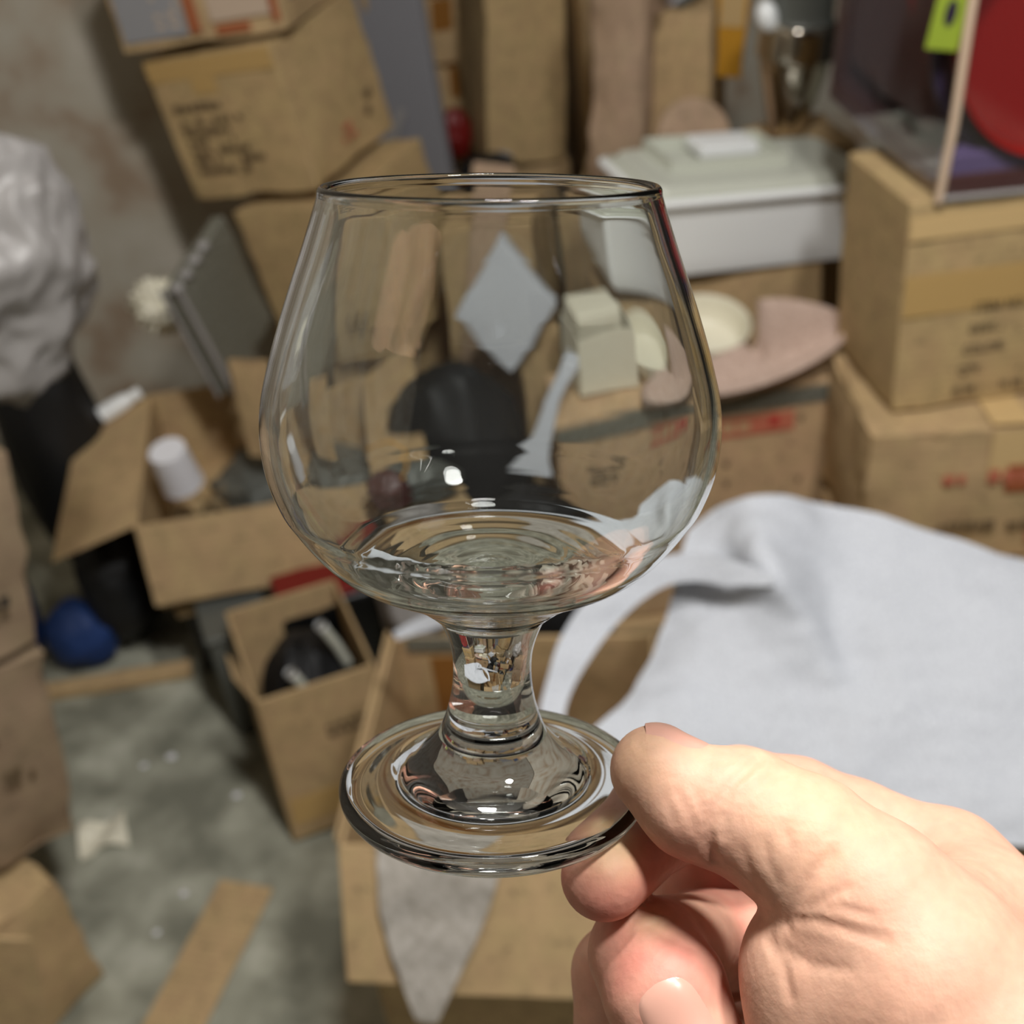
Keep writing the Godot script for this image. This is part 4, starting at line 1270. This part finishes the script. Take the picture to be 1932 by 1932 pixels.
	# what holds the sheet up on the right
	carton("carton under the white foam sheet, hidden behind the hand", Vector3(0.34, 0.0, -0.90), Vector3(0, -8, 0), Vector3(0.34, 0.47, 0.26), "card_tan", 145, "")
	# the smaller carton at its left
	var k := open_carton("small open carton left of the glass foot with a faded stamp on its front", Vector3(-0.328, 0.002, -1.39), Vector3(-2.0, 16.7, -1.5), Vector3(0.166, 0.267, 0.22), "card_tan", {"left": [[0.05, 70.0, 0.25, 0.36]]})
	scribble(k, 0.07, 0.03, 2, Vector3(0.0, 0.165, 0.1108), "ink_faded", 51, Vector3(0, 0, 0), 0.9)
	part(k, "tape", soft_box(Vector3(0.15, 0.05, 0.0008), 0.0003), M["tape"], Vector3(0, 0.03, 0.1106))
	tag(part(self, "black_bag_or_shade", blob(Vector3(0.14, 0.245, 0.18), 0.12, 0.07, 151, 48), M["black_film"], Vector3(-0.32, 0.01, -1.385), Vector3(0, 16, 0)), "black plastic sack stuffed in the small open carton", "bag")
	var bin := thing("grey_bin", "grey metal bin between the open carton and the small carton", "bin", Vector3(-0.445, 0.0, -1.555), Vector3(0, 16, 0))
	part(bin, "bin_body", soft_box(Vector3(0.10, 0.20, 0.10), 0.012, 0.004, 152, 6), M["grey_metal"])
	part(bin, "bin_rim", soft_box(Vector3(0.105, 0.012, 0.105), 0.005), M["grey_metal"], Vector3(0, 0.194, 0))
	var ap := thing("black_appliance", "black appliance with a dark red lid behind the small open carton", "appliance", Vector3(-0.295, 0.0, -1.565), Vector3(0, 16, 0))
	part(ap, "appliance_body", soft_box(Vector3(0.19, 0.23, 0.10), 0.02, 0.002, 153, 6), M["black_plastic"])
	part(ap, "red_lid", soft_box(Vector3(0.12, 0.012, 0.09), 0.005), M["red_plastic"], Vector3(-0.02, 0.228, 0.0))
	for x in [[-0.012, 0.335, 0.05], [0.042, 0.30, 0.085]]:
		var tb := thing("glass_tube", "pale glass tube standing in the black sack, %s" % ("shorter and left" if x[0] < 0 else "taller and right"), "tube", Vector3(-0.30 + x[0], 0.235, -1.33 - x[0]), Vector3(8, 0, 14))
		part(tb, "tube_body", tube([Vector3.ZERO, Vector3(0.002, x[2] * 0.5, 0), Vector3(0, x[2], 0)], 0.007, 14), M["plastic_frost"])
		part(tb, "tube_mouth", tube([Vector3(0, x[2] - 0.004, 0), Vector3(0, x[2], 0), Vector3(0, x[2] + 0.003, 0)], 0.008, 14), M["plastic_white"])
	tag(part(self, "clear_bag", blob(Vector3(0.09, 0.2, 0.10), 0.2, 0.08, 154, 40), M["film"], Vector3(-0.175, 0.15, -1.46), Vector3(0, 0, -8)), "clear crumpled plastic bag between the small carton and the glass stem", "bag")
	# dark clutter seen through the lower half of the bowl
	tag(part(self, "black_bag_or_shade", blob(Vector3(0.26, 0.42, 0.20), 0.16, 0.05, 161, 64), M["black_film"], Vector3(-0.09, 0.0, -1.80)), "large black plastic sack on the floor seen through the bowl", "bag")
	tag(part(self, "grey_bag", blob(Vector3(0.14, 0.10, 0.10), 0.25, 0.07, 162, 64), M["grey_metal"], Vector3(-0.155, 0.295, -1.60)), "crumpled grey plastic bag seen through the lower bowl", "bag")
	tag(part(self, "purple_bag", blob(Vector3(0.08, 0.10, 0.08), 0.2, 0.08, 163, 36), M["maroon"], Vector3(-0.205, 0.32, -1.545)), "small purplish red bag seen through the left of the bowl", "bag")
	tag(part(self, "black_bag_or_shade", blob(Vector3(0.20, 0.33, 0.20), 0.16, 0.05, 164, 64), M["black_film"], Vector3(0.03, 0.0, -1.50)), "black plastic sack on the floor behind the open carton below the glass", "bag")
	carton("plain carton under the crumpled grey bag", Vector3(-0.15, 0.0, -1.59), Vector3(0, 10, 0), Vector3(0.16, 0.29, 0.13), "card_tan", 165, "")
	var pk := thing("pink_board", "long pinkish brown board leaning behind the glass", "board", Vector3(-0.03, 0.32, -2.0), Vector3(-6, -10, -12))
	part(pk, "board", soft_box(Vector3(0.07, 0.36, 0.012), 0.003, 0.004, 166, 8), M["card_pink"])
	carton("mid-brown carton behind the glass with the pinkish board leaning on it", Vector3(0.03, 0.0, -2.12), Vector3(0, -8, 0), Vector3(0.2, 0.55, 0.18), "card_tan", 167, "tape")
	tag(part(self, "yellow_string", tube(spline([Vector3(-0.24, 0.44, -1.62), Vector3(-0.21, 0.46, -1.60), Vector3(-0.18, 0.47, -1.585), Vector3(-0.16, 0.44, -1.56), Vector3(-0.18, 0.40, -1.54)], 5), 0.0022, 8), M["yellow_card"]), "thin yellowish string looped over the crumpled grey bag behind the glass", "string")



func small_things() -> void:
	var sc := thing("foam_scrap", "small white scrap of foam lying alone on the concrete floor", "foam scrap", Vector3(-0.666, 0.0, -1.327), Vector3(0, 12, 0))
	var net := []
	for r in 5:
		var line := []
		for c in 5:
			var x := (c - 2) * 0.0175
			var z := (r - 2) * 0.0165
			var pinch := 1.0 - 0.22 * (1.0 - absf(c - 2) / 2.0) * absf(r - 2) / 2.0
			line.append(Vector3(x, 0.006 + 0.006 * sin(c * 1.7 + r), z * pinch))
		net.append(line)
	part(sc, "scrap_body", sheet(net, 0.004, 0.006, 171, 3), M["plastic_cream"])
	var st := thing("card_strip", "long flat strip of brown cardboard on the floor at the bottom left", "cardboard", Vector3(-0.492, 0.001, -1.06), Vector3(0, -20, 0))
	part(st, "strip", soft_box(Vector3(0.082, 0.005, 0.30), 0.0015, 0.002, 172, 8), M["card_tan"])
	var pl := thing("wood_batten", "thin brown batten on the floor at the far end of the concrete", "batten", Vector3(-0.70, 0.0, -1.66), Vector3(0, 2, 0))
	part(pl, "batten", soft_box(Vector3(0.26, 0.022, 0.03), 0.003, 0.002, 173, 5), M["card_tan"])
	var rng := RandomNumberGenerator.new()
	rng.seed = 11
	var spots := [Vector3(-0.583, 0, -1.47), Vector3(-0.325, 0, -1.63), Vector3(-0.625, 0, -1.46), Vector3(-0.56, 0, -1.14), Vector3(-0.53, 0, -1.20), Vector3(-0.47, 0, -1.37)]
	var names := ["paper crumb on the floor nearest the small open carton", "whitish paper crumb on the far floor by the dark crate", "pale paper crumb on the floor beside the left edge cartons", "bright paper crumb on the floor left of the cardboard strip", "tiny paper crumb on the floor at the end of the cardboard strip", "dull paper crumb in the middle of the concrete floor"]
	for i in spots.size():
		var s := rng.randf_range(0.009, 0.015)
		tag(part(self, "paper_crumb", blob(Vector3(s, s * 0.5, s * 0.8), 0.3, 0.1, 180 + i, 14), M["paper_white"], spots[i]), names[i], "crumb", "paper crumbs on the concrete floor")
